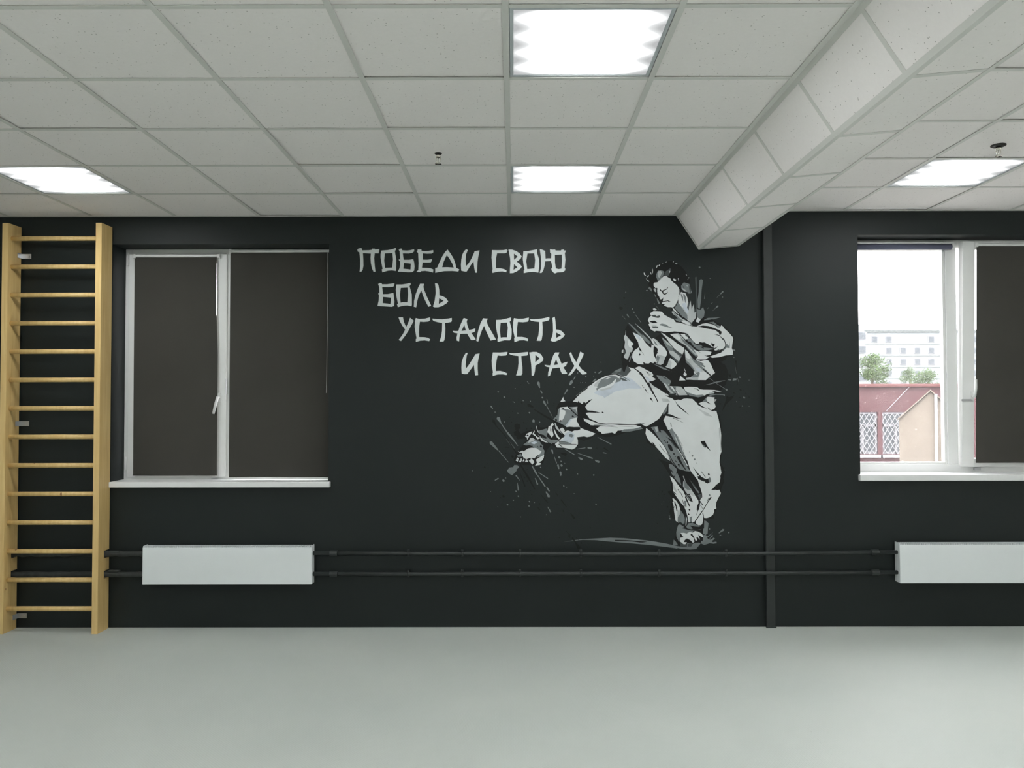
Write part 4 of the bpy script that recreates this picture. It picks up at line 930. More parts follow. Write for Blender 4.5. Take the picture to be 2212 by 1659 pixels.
splashes G1|153,1465 152,1455 144,1455 137,1457 136,1465 137,1471 144,1477 152,1472
splashes G1|36,1521 36,1519 33,1517 31,1518 29,1521 29,1524 33,1525 35,1523
splashes G1|122,1524 121,1521 116,1518 113,1519 110,1524 111,1529 116,1530 119,1528
splashes G1|75,1610 75,1608 71,1607 69,1607 67,1611 68,1614 71,1614 73,1613
splashes G1|126,1607 125,1605 122,1604 121,1605 119,1607 120,1610 122,1610 124,1609
splashes G1|193,1457 193,1454 189,1453 187,1454 185,1457 186,1460 189,1461 191,1459
splashes G1|-61,1459 -61,1455 -64,1455 -66,1456 -66,1459 -66,1461 -64,1463 -61,1461
splashes G1|199,1134 199,1132 195,1130 192,1131 190,1134 191,1138 195,1139 197,1137
splashes G1|119,889 119,886 114,884 112,885 109,889 110,894 114,895 117,893
splashes G1|116,858 116,855 111,853 108,854 106,858 107,862 111,863 114,861
splashes G1|153,883 152,881 149,880 148,880 146,883 147,886 149,886 151,885
splashes G1|353,1147 352,1142 345,1139 340,1140 337,1147 338,1154 345,1155 349,1152
splashes G1|337,1204 336,1200 329,1197 325,1198 321,1204 322,1211 329,1212 333,1209
splashes G1|347,1176 346,1173 342,1171 339,1172 337,1176 337,1180 342,1181 344,1179
splashes G1|386,1118 385,1115 380,1113 377,1114 374,1118 375,1123 380,1124 383,1122
splashes G1|463,1086 463,1084 460,1082 458,1083 456,1086 456,1089 460,1090 462,1089
splashes G1|581,1078 578,1076 575,1072 571,1075 568,1078 571,1083 575,1083 578,1082
splashes G1|365,1000 365,997 360,995 358,996 355,1000 356,1005 360,1006 363,1004
splashes G1|595,870 594,867 590,865 587,866 585,870 585,874 590,875 592,873
splashes G1|238,795 238,792 235,792 233,792 232,795 233,797 235,800 238,798
splashes G1|54,781 54,779 50,778 48,778 46,781 47,785 50,785 52,784
splashes G1|-291,1110 -291,1108 -294,1107 -296,1107 -297,1110 -297,1112 -294,1113 -292,1112
splashes G1|-161,961 -161,959 -163,959 -165,959 -165,961 -165,963 -163,964 -161,963
splashes G1|-110,852 -110,850 -112,849 -114,850 -115,852 -115,854 -112,854 -111,853
splashes G1|440,1706 440,1704 436,1702 434,1703 432,1706 433,1709 436,1710 438,1708
splashes G1|370,1163 370,1161 367,1160 366,1161 365,1163 365,1165 367,1165 369,1164
splashes G1|382,991 382,989 379,988 378,989 377,991 377,993 379,993 381,992
splashes G1|436,946 436,945 434,944 432,944 431,946 431,948 434,949 435,948
splashes K1|-149,1476 -153,1462 -126,1430 -121,1429 -120,1433 -134,1472
splashes K2|-125,1434 -125,1430 -63,1359 -58,1359 -58,1364 -121,1433
splashes K7|-62,1364 -63,1360 19,1232 25,1230 26,1236 -58,1363
splashes K1|99,1583 105,1568 140,1561 146,1564 143,1570 114,1589
splashes K7|149,1548 150,1544 283,1466 289,1467 287,1473 152,1549
splashes K7|45,1161 43,1154 96,1064 150,977 154,976 156,980 108,1071 52,1160
splashes K1|47,1095 46,1093 78,996 84,993 87,999 49,1094
splashes K1|193,941 193,939 243,881 247,881 248,885 195,941
splashes K1|302,954 301,952 313,932 317,932 318,935 304,954
splashes K1|338,906 337,899 377,850 380,849 381,852 345,905
splashes K1|406,808 406,805 426,767 438,765 440,776 410,808
splashes K1|645,1274 646,1267 686,1244 688,1245 688,1246 652,1275
splashes K1|-63,1277 -61,1275 -32,1275 -29,1277 -32,1280 -61,1279
splashes K1|173,850 173,847 182,828 189,827 191,834 177,849
splashes K1|339,1234 341,1230 372,1215 385,1224 376,1238 343,1236
splashes K7|51,1425 48,1412 29,1403 18,1408 7,1425 10,1443 29,1447 41,1438
splashes K7|40,1380 33,1372 21,1363 12,1370 2,1380 10,1393 21,1393 31,1392
splashes K7|49,1348 48,1340 35,1334 28,1337 21,1348 23,1360 35,1363 43,1357
splashes K1|-283,1582 -283,1580 -287,1578 -290,1579 -292,1582 -291,1586 -287,1587 -285,1585
splashes K1|-237,1529 -237,1526 -239,1526 -242,1527 -242,1529 -242,1531 -239,1533 -237,1531
splashes K1|-198,1135 -199,1131 -205,1129 -208,1130 -211,1135 -210,1140 -205,1141 -201,1139
splashes K1|-185,1164 -186,1162 -189,1161 -190,1161 -192,1164 -191,1166 -189,1167 -187,1166
splashes K1|59,1726 58,1724 55,1723 54,1723 52,1726 53,1728 55,1729 57,1728
splashes K1|310,1738 310,1735 305,1733 302,1734 300,1738 301,1742 305,1743 308,1741
splashes K1|-2,1534 -2,1532 -6,1530 -8,1531 -10,1534 -9,1537 -6,1538 -4,1536
splashes K1|-22,1492 -22,1490 -25,1489 -27,1490 -28,1492 -28,1495 -25,1496 -23,1494
splashes K1|78,1454 78,1451 74,1449 72,1450 70,1454 70,1457 74,1458 76,1457
splashes K1|-8,1456 -9,1454 -12,1451 -15,1453 -17,1456 -15,1459 -12,1459 -10,1459
splashes K1|99,1409 99,1404 94,1404 90,1405 90,1409 90,1412 94,1416 98,1413
splashes K1|134,1412 133,1409 128,1406 125,1408 123,1412 123,1417 128,1418 131,1416
splashes K1|1,1630 0,1628 -2,1627 -4,1627 -6,1630 -5,1632 -2,1633 -1,1632
splashes K1|42,1623 42,1621 39,1620 37,1621 36,1623 36,1626 39,1627 41,1625
splashes K1|67,1595 66,1591 61,1589 59,1590 56,1595 57,1599 62,1600 64,1598
splashes K1|363,822 362,818 357,816 353,817 350,822 351,827 357,829 360,826
splashes K1|-62,928 -63,922 -71,919 -75,921 -80,928 -79,935 -71,937 -66,933
splashes K1|-80,871 -81,869 -84,867 -85,868 -87,871 -86,873 -84,874 -82,873
splashes K1|-208,899 -208,898 -211,896 -213,897 -214,899 -214,902 -211,903 -209,901
splashes K1|193,873 192,870 188,868 185,869 183,873 183,878 188,879 190,877
splashes K1|102,1119 102,1117 99,1116 97,1116 96,1119 96,1121 99,1122 101,1121
splashes K1|84,1061 84,1059 80,1057 77,1058 75,1061 76,1065 80,1066 82,1064
splashes K1|103,1036 103,1033 99,1031 96,1032 94,1036 95,1039 99,1040 101,1039
splashes K1|135,940 134,938 130,936 128,937 126,940 126,944 130,945 133,943
splashes K1|124,969 124,967 121,966 119,966 118,969 118,972 121,972 123,971
splashes K1|104,959 104,958 102,957 100,957 99,959 99,962 102,962 103,961
splashes K1|315,870 315,868 312,867 310,867 309,870 309,873 312,873 314,872
splashes K1|601,1271 601,1269 598,1268 596,1268 595,1271 595,1274 598,1274 599,1273
splashes K1|-50,1234 -51,1231 -54,1230 -56,1231 -58,1234 -58,1237 -54,1238 -52,1236
splashes K1|3,1211 2,1206 -6,1202 -11,1204 -15,1211 -14,1219 -6,1220 -2,1217
splashes K1|392,864 392,861 389,860 387,861 385,864 385,867 389,867 391,866
splashes K1|-90,918 -90,916 -93,915 -95,916 -96,918 -96,921 -93,922 -91,920
splashes K1|638,1102 638,1100 635,1099 634,1100 633,1102 633,1104 635,1104 637,1103
splashes K1|-216,1447 -218,1445 -220,1443 -222,1444 -224,1447 -223,1449 -220,1449 -218,1449
splashes K1|-170,1414 -170,1412 -172,1412 -174,1412 -174,1414 -174,1415 -172,1417 -171,1416
splashes K1|-250,1337 -250,1335 -252,1335 -254,1336 -254,1337 -254,1339 -252,1340 -251,1339
splashes K1|295,1591 295,1589 292,1588 290,1588 289,1591 289,1594 292,1594 294,1593
splashes K1|292,1575 291,1573 289,1572 287,1572 285,1575 286,1578 289,1578 290,1577
splashes K1|493,1744 493,1743 491,1742 489,1742 488,1744 489,1746 491,1747 492,1746
splashes K1|468,1725 467,1724 465,1723 464,1723 463,1725 463,1727 465,1728 467,1727
splashes G1|636,1822 628,1824 611,1809 610,1806 613,1805 634,1815
splashes G1|596,1767 588,1768 569,1750 569,1746 573,1745 595,1759
splashes G2|446,1784 440,1782 430,1761 431,1759 432,1760 447,1778
splashes G2|426,1748 416,1747 403,1728 404,1721 411,1722 427,1738
splashes G2|393,1689 388,1688 365,1656 366,1655 367,1655 393,1684
splashes G1|593,1814 591,1811 587,1808 584,1811 581,1814 584,1818 587,1818 591,1818
splashes G1|579,1786 578,1785 576,1783 574,1784 573,1786 573,1789 576,1789 577,1788
splashes G1|525,1783 523,1781 520,1779 518,1781 516,1783 518,1786 521,1786 523,1786
splashes G1|466,1810 466,1807 462,1805 460,1806 458,1810 458,1813 462,1814 464,1812
splashes G2|440,1706 439,1704 437,1703 435,1703 434,1706 434,1708 437,1709 438,1708
splashes G1|485,1740 485,1739 483,1738 482,1739 481,1740 481,1742 483,1743 484,1742
splashes G1|499,1740 498,1739 496,1738 495,1738 494,1740 494,1742 496,1743 497,1742
splashes G1|522,1739 521,1737 519,1736 518,1737 517,1739 517,1741 519,1741 521,1740
splashes G1|632,1886 632,1884 629,1883 627,1883 626,1886 626,1888 629,1889 631,1887
splashes G1|488,1752 488,1751 486,1751 486,1751 485,1752 485,1753 486,1753 487,1753
splashes K5|792,1870 792,1866 786,1864 782,1865 779,1870 780,1876 786,1877 789,1874
splashes K1|768,1868 768,1866 765,1865 764,1865 762,1868 763,1870 765,1871 767,1870
splashes K1|450,1685 449,1684 447,1682 445,1683 443,1685 444,1688 447,1688 448,1687
splashes K2|469,1724 469,1722 466,1721 465,1722 464,1724 464,1726 466,1727 468,1725
splashes K2|310,1739 309,1737 306,1736 305,1736 303,1739 303,1742 306,1742 308,1741
splashes K1|548,1779 548,1776 546,1776 544,1777 544,1779 544,1781 546,1782 548,1781
splashes K1|728,1861 728,1860 726,1859 725,1859 725,1861 725,1862 726,1862 727,1862
splashes K1|417,1620 417,1618 413,1616 411,1617 409,1620 410,1623 413,1624 415,1622
splashes G4|1593,1970 1592,1966 1585,1963 1582,1964 1578,1970 1579,1976 1586,1977 1589,1974
splashes G1|1631,1776 1630,1773 1625,1771 1623,1772 1620,1776 1621,1780 1626,1781 1628,1779
splashes G1|1662,1630 1661,1626 1655,1623 1651,1625 1648,1630 1648,1636 1655,1638 1658,1635
splashes G1|1645,1570 1645,1567 1641,1566 1639,1567 1637,1570 1638,1573 1641,1574 1643,1572
splashes G1|1603,1600 1603,1598 1600,1597 1598,1598 1597,1600 1597,1603 1600,1603 1602,1602
splashes G1|1693,1755 1693,1754 1691,1753 1689,1753 1688,1755 1689,1757 1691,1758 1692,1757
splashes G1|1692,1568 1691,1567 1689,1566 1688,1566 1687,1568 1687,1570 1689,1571 1691,1570
splashes G1|1586,1918 1586,1915 1583,1915 1581,1915 1581,1918 1581,1920 1583,1922 1586,1921
splashes G1|1592,1851 1592,1850 1604,1786 1605,1785 1605,1786 1593,1850
splashes G1|1608,1771 1607,1770 1615,1742 1616,1742 1616,1743 1609,1770
splashes K2|1597,1899 1592,1893 1597,1866 1608,1718 1609,1718 1610,1719 1601,1866 1603,1893
splashes K5|1520,1864 1519,1860 1513,1857 1509,1859 1506,1864 1506,1870 1513,1872 1516,1869
splashes K1|1561,1787 1561,1780 1554,1780 1548,1781 1547,1788 1548,1793 1554,1798 1560,1794
splashes K1|1637,1685 1636,1680 1629,1677 1625,1679 1622,1685 1623,1691 1630,1693 1634,1690
splashes K1|1586,1664 1586,1661 1581,1659 1579,1660 1576,1664 1577,1668 1581,1669 1584,1667
splashes K1|1671,1661 1671,1659 1668,1657 1666,1658 1664,1661 1664,1664 1668,1665 1670,1663
splashes K1|1629,1631 1628,1628 1624,1626 1622,1627 1620,1631 1620,1634 1624,1635 1627,1633
splashes K1|1565,1583 1564,1581 1561,1579 1560,1580 1558,1583 1559,1585 1561,1586 1563,1585
splashes K1|1542,1570 1541,1567 1537,1565 1535,1566 1533,1570 1533,1574 1537,1574 1540,1573
splashes K1|1630,1562 1629,1559 1625,1557 1623,1558 1621,1562 1621,1565 1625,1566 1628,1564
splashes K1|1597,1570 1597,1568 1595,1568 1594,1568 1593,1570 1593,1572 1595,1572 1596,1571
splashes K1|1489,1586 1488,1584 1485,1582 1483,1583 1481,1586 1481,1589 1485,1590 1487,1588
splashes K1|1694,1634 1694,1631 1690,1629 1687,1630 1685,1634 1686,1637 1690,1638 1692,1636
splashes K5|1525,1823 1525,1822 1523,1821 1522,1821 1522,1823 1522,1824 1523,1825 1524,1824
splashes K1|1654,1685 1654,1684 1652,1683 1651,1683 1650,1685 1650,1686 1652,1687 1653,1686
splashes K1|1675,1528 1675,1527 1673,1526 1672,1526 1670,1528 1671,1530 1673,1531 1674,1530
splashes K1|1595,1659 1594,1658 1592,1657 1591,1658 1590,1659 1591,1661 1593,1662 1594,1661
splashes G1|1349,2568 1347,2564 1342,2561 1339,2564 1335,2568 1338,2572 1342,2572 1346,2572
splashes G1|1420,2489 1418,2486 1416,2485 1414,2487 1413,2489 1415,2491 1416,2491 1419,2491
splashes G1|1509,2353 1509,2349 1506,2349 1504,2350 1503,2353 1504,2355 1506,2357 1509,2355
splashes G1|814,2389 813,2387 810,2386 809,2387 807,2389 807,2392 810,2393 812,2391
splashes G1|862,2268 861,2266 857,2264 855,2265 853,2268 853,2272 857,2273 860,2271
splashes G1|874,2246 873,2243 868,2241 866,2242 863,2246 864,2250 869,2251 871,2249
splashes G2|969,2400 969,2398 965,2396 962,2397 960,2400 961,2404 965,2405 967,2403
splashes G1|1020,2305 1020,2303 1018,2302 1016,2302 1015,2305 1015,2307 1018,2307 1019,2306
splashes G1|1511,2396 1504,2396 1490,2378 1491,2374 1495,2374 1512,2389
splashes G2|1493,2376 1492,2377 1464,2350 1464,2349 1465,2349 1493,2375
splashes G1|1434,2315 1432,2315 1420,2303 1420,2302 1421,2302 1434,2313
splashes G1|1475,2292 1467,2292 1454,2277 1454,2273 1458,2272 1475,2284
splashes G2|1457,2275 1456,2275 1435,2257 1435,2255 1436,2255 1457,2274
splashes G1|1405,2279 1404,2279 1396,2268 1396,2267 1397,2267 1406,2278
splashes G1|817,2231 815,2224 832,2207 834,2207 834,2209 824,2230
splashes G1|876,2230 876,2228 918,2169 919,2169 920,2170 878,2229
splashes G1|1379,2378 1378,2377 1373,2341 1375,2339 1376,2340 1380,2377
splashes G1|781,2222 781,2221 809,2192 810,2192 810,2193 782,2222
splashes K1|806,2347 805,2343 799,2340 795,2341 792,2347 792,2353 799,2355 803,2352
splashes K1|790,2274 784,2267 775,2260 767,2266 760,2274 765,2285 775,2284 783,2283
splashes K1|807,2299 807,2298 804,2297 803,2297 801,2299 802,2302 804,2302 806,2301
splashes K1|1426,2381 1425,2378 1421,2376 1419,2377 1417,2381 1417,2385 1421,2385 1424,2384
splashes K6|1520,1865 1519,1862 1514,1859 1510,1860 1507,1865 1508,1870 1514,1871 1517,1869
splashes K2|1561,1787 1560,1782 1552,1778 1548,1780 1544,1787 1545,1794 1552,1795 1557,1792
splashes K6|793,1869 792,1865 785,1862 781,1864 778,1869 779,1875 785,1877 789,1874
splashes K1|1551,2396 1551,2395 1549,2394 1548,2395 1547,2396 1547,2398 1549,2399 1550,2398
splashes K1|1690,2344 1690,2342 1687,2341 1685,2342 1684,2344 1684,2347 1687,2348 1689,2346
splashes K1|1432,2571 1431,2570 1429,2569 1428,2570 1427,2571 1427,2573 1429,2574 1431,2573
splashes K1|1294,2518 1293,2517 1291,2516 1290,2516 1289,2518 1289,2520 1291,2520 1293,2520
splashes G1|1062,871 1062,870 1059,869 1058,869 1056,871 1057,874 1059,874 1061,873
splashes G1|1075,889 1075,888 1074,888 1073,888 1072,889 1072,890 1074,891 1074,890
splashes G7|1514,1113 1514,1111 1512,1111 1511,1111 1509,1113 1510,1115 1512,1115 1513,1114
splashes K1|1068,962 1067,959 1063,957 1061,958 1058,962 1059,966 1063,967 1066,965
splashes K1|1082,938 1081,936 1077,934 1075,935 1073,938 1074,942 1077,942 1080,941
splashes K1|1040,937 1039,935 1037,934 1035,935 1034,937 1034,939 1037,940 1038,939
splashes K1|1120,886 1120,883 1117,882 1115,883 1113,886 1113,889 1117,889 1119,888
splashes K1|1107,850 1106,846 1101,844 1097,845 1095,850 1095,855 1101,856 1104,854
splashes K1|1511,1132 1510,1131 1508,1130 1507,1130 1506,1132 1506,1134 1508,1134 1510,1134
splashes K1|1045,992 1045,990 1043,990 1042,990 1041,992 1041,994 1043,994 1044,993
splashes G1|1110,790 1110,788 1113,783 1116,783 1116,785 1113,790
splashes G1|1110,766 1116,775 1124,766 1119,761
head K4|1055,2332 1065,2334 1073,2340 1081,2354 1078,2337 1076,2324 1091,2325 1112,2330 1132,2321 1121,2319 1110,2325 1091,2320 1071,2314 1060,2320
head K4|1029,2420 1035,2421 1038,2413 1035,2400 1034,2384 1031,2384 1029,2400 1027,2413
head K4|1055,2410 1061,2412 1062,2405 1071,2400 1084,2406 1102,2412 1113,2427 1114,2421 1105,2408 1089,2402 1084,2397 1079,2391 1085,2379 1097,2380 1114,2393 1106,2379 1092,2370 1083,2372 1073,2382 1070,2393 1061,2395 1055,2402
head L5|1041,2539 1062,2544 1072,2531 1061,2507 1051,2491 1040,2507
head L5|1124,2544 1131,2542 1127,2528 1122,2527
head L3|1211,2423 1243,2401 1251,2392 1235,2393 1215,2410
head L3|1246,2441 1256,2436 1255,2430 1249,2431
head D3|1264,2444 1280,2407 1277,2381 1267,2407
head D3|1217,2444 1233,2418 1225,2418
head G5|1204,2381 1214,2371 1222,2355 1223,2318 1217,2332 1208,2360
head G5|1222,2376 1233,2373 1243,2350 1239,2300 1233,2329 1226,2350
head B7|1211,2305 1240,2313 1250,2277 1268,2235 1250,2235 1227,2269
head G7|1183,2319 1201,2295 1227,2258 1252,2224 1252,2209 1216,2209 1187,2235 1156,2272 1167,2285
head W8|1142,2278 1159,2269 1185,2245 1202,2227 1190,2227 1167,2245 1152,2258
head L3|1139,2249 1150,2256 1164,2235 1181,2213 1166,2218 1144,2236
collar L8|1264,2282 1276,2327 1282,2265 1298,2304 1301,2242 1316,2248 1313,2203 1286,2172 1269,2186 1258,2225
collar G9|1158,2287 1183,2318 1219,2254 1258,2197 1241,2197 1197,2231
collar W5|1313,2180 1323,2207 1347,2191 1334,2170 1315,2169
collar K9|1282,2166 1312,2204 1313,2175 1337,2168 1379,2204 1368,2181 1432,2194 1438,2188 1359,2162 1308,2148
collar W9|1144,2275 1159,2265 1195,2229 1183,2235 1159,2255
collar L6|1141,2250 1150,2255 1165,2235 1189,2220 1213,2199 1285,2163 1249,2163 1207,2184 1171,2214 1144,2238
collar W7|1207,2178 1219,2189 1255,2172 1288,2149 1276,2145 1237,2160
forearm D6|991,2222 1021,2227 1028,2216 1051,2222 1058,2210 1042,2203 1024,2206 1003,2213
forearm K6|978,2177 996,2183 1017,2184 1037,2169 1005,2166
forearm D6|993,2142 1020,2144 1041,2141 1043,2130 1005,2130
forearm G6|1052,2157 1068,2163 1098,2157 1116,2143 1145,2131 1110,2135 1080,2144 1053,2151
sleeve G7|1408,2172 1441,2175 1465,2153 1492,2141 1477,2132 1444,2156
sleeve K8|1447,2162 1477,2129 1471,2128
sleeve D7|1487,2068 1515,2052 1528,2018 1533,2004 1521,1982 1499,1961 1493,1959 1506,1979 1524,2006 1515,2036 1500,2048
sleeve G8|1533,2018 1548,2000 1554,2033 1554,1985 1530,1988 1499,1956 1521,1985
sleeve G6|1263,2060 1290,2039 1314,2015 1350,2009 1362,1991 1416,1985 1443,1980 1404,1971 1355,1965 1325,1975 1296,1999 1275,2029 1254,2036 1248,2048
sleeve W5|1331,1964 1379,1965 1423,1959 1417,1940 1385,1931 1361,1937
sleeve D7|1334,1958 1361,1937 1385,1928 1412,1925 1406,1916 1370,1925 1346,1940
jacket W6|827,2048 846,2032 865,2018 846,2004 852,1987 833,1994 824,2013
jacket D6|798,1972 811,1971 807,1955 794,1939
jacket B6|866,2093 904,2079 920,2052 910,2042 888,2064
jacket K6|902,1949 911,1947 915,1938 906,1932
jacket K6|900,1981 910,1987 923,1966 918,1958
jacket K6|923,1957 929,1954 942,1932
jacket K6|900,2003 910,1987 904,1984
jacket L7|1038,1939 1057,1936 1089,1926 1089,1913 1076,1875 1057,1865 1025,1873 1033,1894 1028,1920
jacket K8|1008,1994 1025,1994 1040,1971 1030,1965 1038,1955 1025,1936 1028,1920 1012,1926 1017,1949 1006,1962
jacket G7|1000,2055 1026,2026 1041,2000 1019,2013
jacket L6|1115,1971 1153,1961 1182,1939 1199,1913 1188,1887 1153,1916 1124,1945
jacket L6|1064,2067 1122,2019 1147,1987 1106,2013
jacket D7|1137,1984 1173,1968 1217,1939 1208,1926 1169,1948
jacket W6|1127,2085 1154,2090 1180,2086 1205,2057 1192,2041 1164,2057
jacket L6|1092,1851 1108,1872 1121,1904 1137,1884 1130,1843
jacket G7|1200,2064 1236,2036 1272,2006 1304,1976 1331,1949 1313,1922 1280,1952 1250,1985 1230,2015
jacket W8|1295,1976 1325,1964 1364,1937 1403,1919 1379,1904 1310,1904 1325,1928
jacket W6|1233,1974 1248,1963 1276,1924 1263,1905 1241,1918
jacket W7|1339,1815 1371,1821 1414,1786 1390,1765 1381,1757 1326,1757 1330,1783
jacket G6|1233,1905 1263,1879 1288,1850 1303,1822 1291,1815 1269,1847 1239,1876
jacket G8|1276,1921 1314,1892 1346,1860 1384,1828 1419,1791 1410,1789 1371,1818 1333,1854 1295,1886
jacket G8|1294,1802 1333,1815 1339,1802 1326,1777 1278,1774
jacket G9|1308,1902 1346,1882 1378,1853 1372,1847 1333,1870
jacket D10|1327,1895 1372,1870 1359,1873 1333,1886
jacket K9|1365,1837 1419,1791 1413,1786 1359,1834
belt K9|836,1910 823,1872 810,1846 800,1818 787,1824 781,1846 797,1866
jacket L7|947,1821 973,1808 992,1795 973,1788 960,1804
jacket K8|952,1819 963,1814 967,1806 959,1808
jacket B7|935,1792 966,1776 992,1753 973,1744 954,1766
jacket K9|973,1747 1005,1748 1043,1727 1081,1695 1123,1660 1091,1660 1049,1689 1004,1716
jacket L10|1075,1743 1101,1724 1120,1692 1151,1660 1123,1660 1097,1695
jacket W7|1107,1731 1139,1711 1171,1679 1193,1660 1171,1660 1142,1689
jacket K11|1018,1779 1043,1766 1075,1734 1107,1686 1129,1660 1113,1667 1068,1699 1037,1734
jacket W7|1223,1706 1262,1710 1319,1706 1338,1690 1364,1687 1431,1687 1493,1676 1466,1672 1441,1677 1415,1668 1389,1652 1351,1636 1309,1639 1261,1658 1230,1684
jacket K9|1089,1646 1165,1644 1229,1646 1293,1633 1332,1636 1364,1642 1393,1658 1389,1645 1370,1620 1344,1601 1319,1595 1299,1606 1287,1629 1236,1630 1200,1613 1165,1619 1114,1633
jacket L8|1405,1668 1444,1668 1437,1661 1401,1657
jacket G1|1404,1646 1409,1643 1453,1651 1504,1648 1506,1650 1505,1652 1453,1657 1408,1651
jacket G2|1517,1648 1516,1645 1511,1643 1508,1644 1505,1648 1506,1653 1511,1654 1514,1652
jacket K7|1156,1664 1157,1658 1184,1646 1186,1646 1185,1649 1161,1665
trousers W9|1386,1634 1399,1637 1442,1632 1437,1604 1450,1568 1440,1549 1420,1542 1395,1559 1363,1569 1344,1578 1335,1591 1357,1602 1383,1597 1395,1591 1418,1581 1389,1604 1383,1620
trousers L1|1443,1620 1458,1616 1440,1597
trousers G8|580,1714 584,1729 617,1755 666,1778 706,1791 752,1780 729,1761 706,1735 666,1714 617,1699 600,1682 593,1696 607,1707
trousers L9|577,1715 587,1735 617,1758 633,1762 613,1735 600,1709
trousers B9|577,1666 600,1682 666,1697 716,1722 739,1751 765,1771 818,1778 851,1764 884,1735 923,1698 884,1695 831,1698 798,1689 732,1676 699,1656 653,1629 639,1643 610,1649
trousers G9|716,1814 743,1831 776,1844 771,1819 743,1811
trousers K10|704,1800 706,1797 742,1796 781,1780 818,1760 819,1761 819,1762 783,1783 743,1800 706,1802
trousers K10|814,1874 809,1844 802,1822 795,1815 786,1822 782,1837 792,1857 812,1884 824,1897
trousers G7|584,1435 586,1433 665,1435 731,1427 863,1421 863,1422 863,1423 731,1429 665,1438 586,1437
trousers D8|575,1434 579,1429 632,1426 698,1424 747,1418 748,1418 747,1419 698,1427 632,1432 579,1437
trousers D7|608,1444 609,1443 698,1441 764,1444 764,1444 764,1444 698,1443 609,1445
trousers K9|862,1439 863,1439 896,1443 937,1446 939,1448 937,1449 896,1446 863,1441
trousers K9|869,1425 889,1433 929,1436 919,1425 896,1428
trousers G7|770,1385 790,1404 863,1408 915,1421 928,1408 879,1397 829,1387
trousers K7|515,1485 516,1483 558,1465 582,1456 602,1448 603,1448 603,1449 584,1460 561,1471 517,1486
trousers K8|577,1467 578,1464 609,1451 609,1451 609,1452 580,1468
trousers K8|519,1583 522,1584 541,1608 565,1623 533,1591 533,1589 534,1589 568,1622 539,1611 519,1587
trousers K8|928,1716 928,1714 926,1714 924,1714 923,1716 924,1718 926,1720 928,1719
trousers K8|939,1702 938,1701 936,1700 935,1700 933,1702 934,1704 936,1705 937,1704
trousers K9|992,1624 992,1620 986,1617 982,1619 979,1624 980,1629 986,1631 989,1628
trousers K10|996,1616 995,1612 991,1610 988,1611 985,1616 986,1620 991,1621 993,1619
trousers K9|999,1606 999,1604 997,1604 995,1605 995,1606 995,1608 997,1609 999,1608
trousers K9|942,1696 942,1694 952,1675 957,1674 958,1679 945,1696
trousers K9|962,1667 962,1666 969,1661 970,1661 970,1663 963,1668
trousers K8|644,1526 644,1522 639,1520 636,1521 634,1526 634,1530 639,1531 642,1529
trousers K9|648,1524 647,1522 644,1520 642,1521 640,1524 640,1527 644,1528 646,1526
trousers K8|523,1532 530,1526 566,1530 593,1527 594,1528 593,1529 567,1538 530,1539
trousers G9|591,1528 592,1526 629,1520 630,1521 629,1521 593,1529
trousers K9|963,1816 962,1813 959,1812 957,1812 955,1816 955,1819 959,1819 961,1818
kicking_foot W8|334,1549 370,1540 374,1531 373,1517 360,1484 345,1462 327,1464 328,1491
kicking_foot W8|372,1425 390,1451 411,1480 458,1490 454,1466 477,1423 420,1421 384,1418
kicking_foot W8|334,1562 391,1567 397,1556 415,1550 412,1541 385,1550 361,1550 334,1550
kicking_foot L8|415,1561 460,1567 454,1529 439,1541
kicking_foot K9|338,1469 336,1467 336,1456 337,1455 338,1456 340,1466
kicking_foot K9|173,1529 174,1527 224,1494 283,1462 328,1440 371,1412 382,1415 379,1425 333,1451 288,1471 227,1500 175,1529
kicking_foot B8|369,1374 405,1392 438,1371 432,1326 414,1308 390,1299 330,1308 342,1329 360,1338
kicking_foot G9|321,1326 390,1314 420,1300 330,1302
kicking_foot W8|266,1432 279,1455 292,1439 279,1428 279,1401 288,1365 276,1346 258,1369 243,1386 252,1425
kicking_foot K9|186,1374 219,1365 246,1341 228,1338 201,1356
kicking_foot K8|242,1380 264,1356 273,1341 249,1356
kicking_foot W7|150,1399 153,1389 147,1377 174,1350 198,1347 222,1326 250,1310 228,1313 201,1325 192,1341 171,1334 159,1356 136,1371
kicking_foot L8|174,1368 192,1356 219,1329 201,1341
kicking_foot K8|93,1365 105,1368 111,1359 99,1356
kicking_foot L8|111,1325 120,1342 138,1345 158,1331 138,1320 105,1308
kicking_foot K8|126,1284 138,1296 135,1278
kicking_foot K8|167,1296 180,1278 177,1275
kicking_foot K8|206,1283 205,1278 198,1275 194,1276 190,1283 191,1289 198,1290 202,1287
kicking_foot W8|31,1249 45,1243 63,1254 75,1248 105,1269 132,1274 165,1271 180,1260 202,1248 192,1230 180,1224 165,1215 150,1197 132,1203 126,1195 114,1201 102,1195 90,1192 72,1204 63,1219 60,1239 42,1240
kicking_foot W7|17,1181 27,1205 37,1198 32,1175
kicking_foot W7|40,1173 57,1201 62,1184 50,1168
kicking_foot W7|66,1176 75,1198 79,1178
kicking_foot W9|83,1172 93,1195 106,1172
kicking_foot W7|110,1180 132,1198 151,1171 135,1153 123,1167
kicking_foot W8|162,1189 180,1200 220,1224 217,1200 204,1181 180,1169 199,1162 192,1152 155,1146 169,1165
trousers K10|923,1438 947,1420 979,1438 1039,1476 1075,1512 1108,1586 1115,1594 1104,1534 1096,1517 1123,1512 1155,1498 1179,1486 1205,1482 1171,1482 1131,1493 1091,1501 1075,1470 1073,1446 1091,1414 1110,1386 1098,1374 1058,1390 1043,1430 1003,1434 963,1418
trousers G11|1071,1512 1099,1566 1106,1578 1099,1534 1079,1510
trousers K9|1141,1486 1142,1484 1178,1469 1218,1449 1219,1449 1219,1450 1179,1471 1144,1487
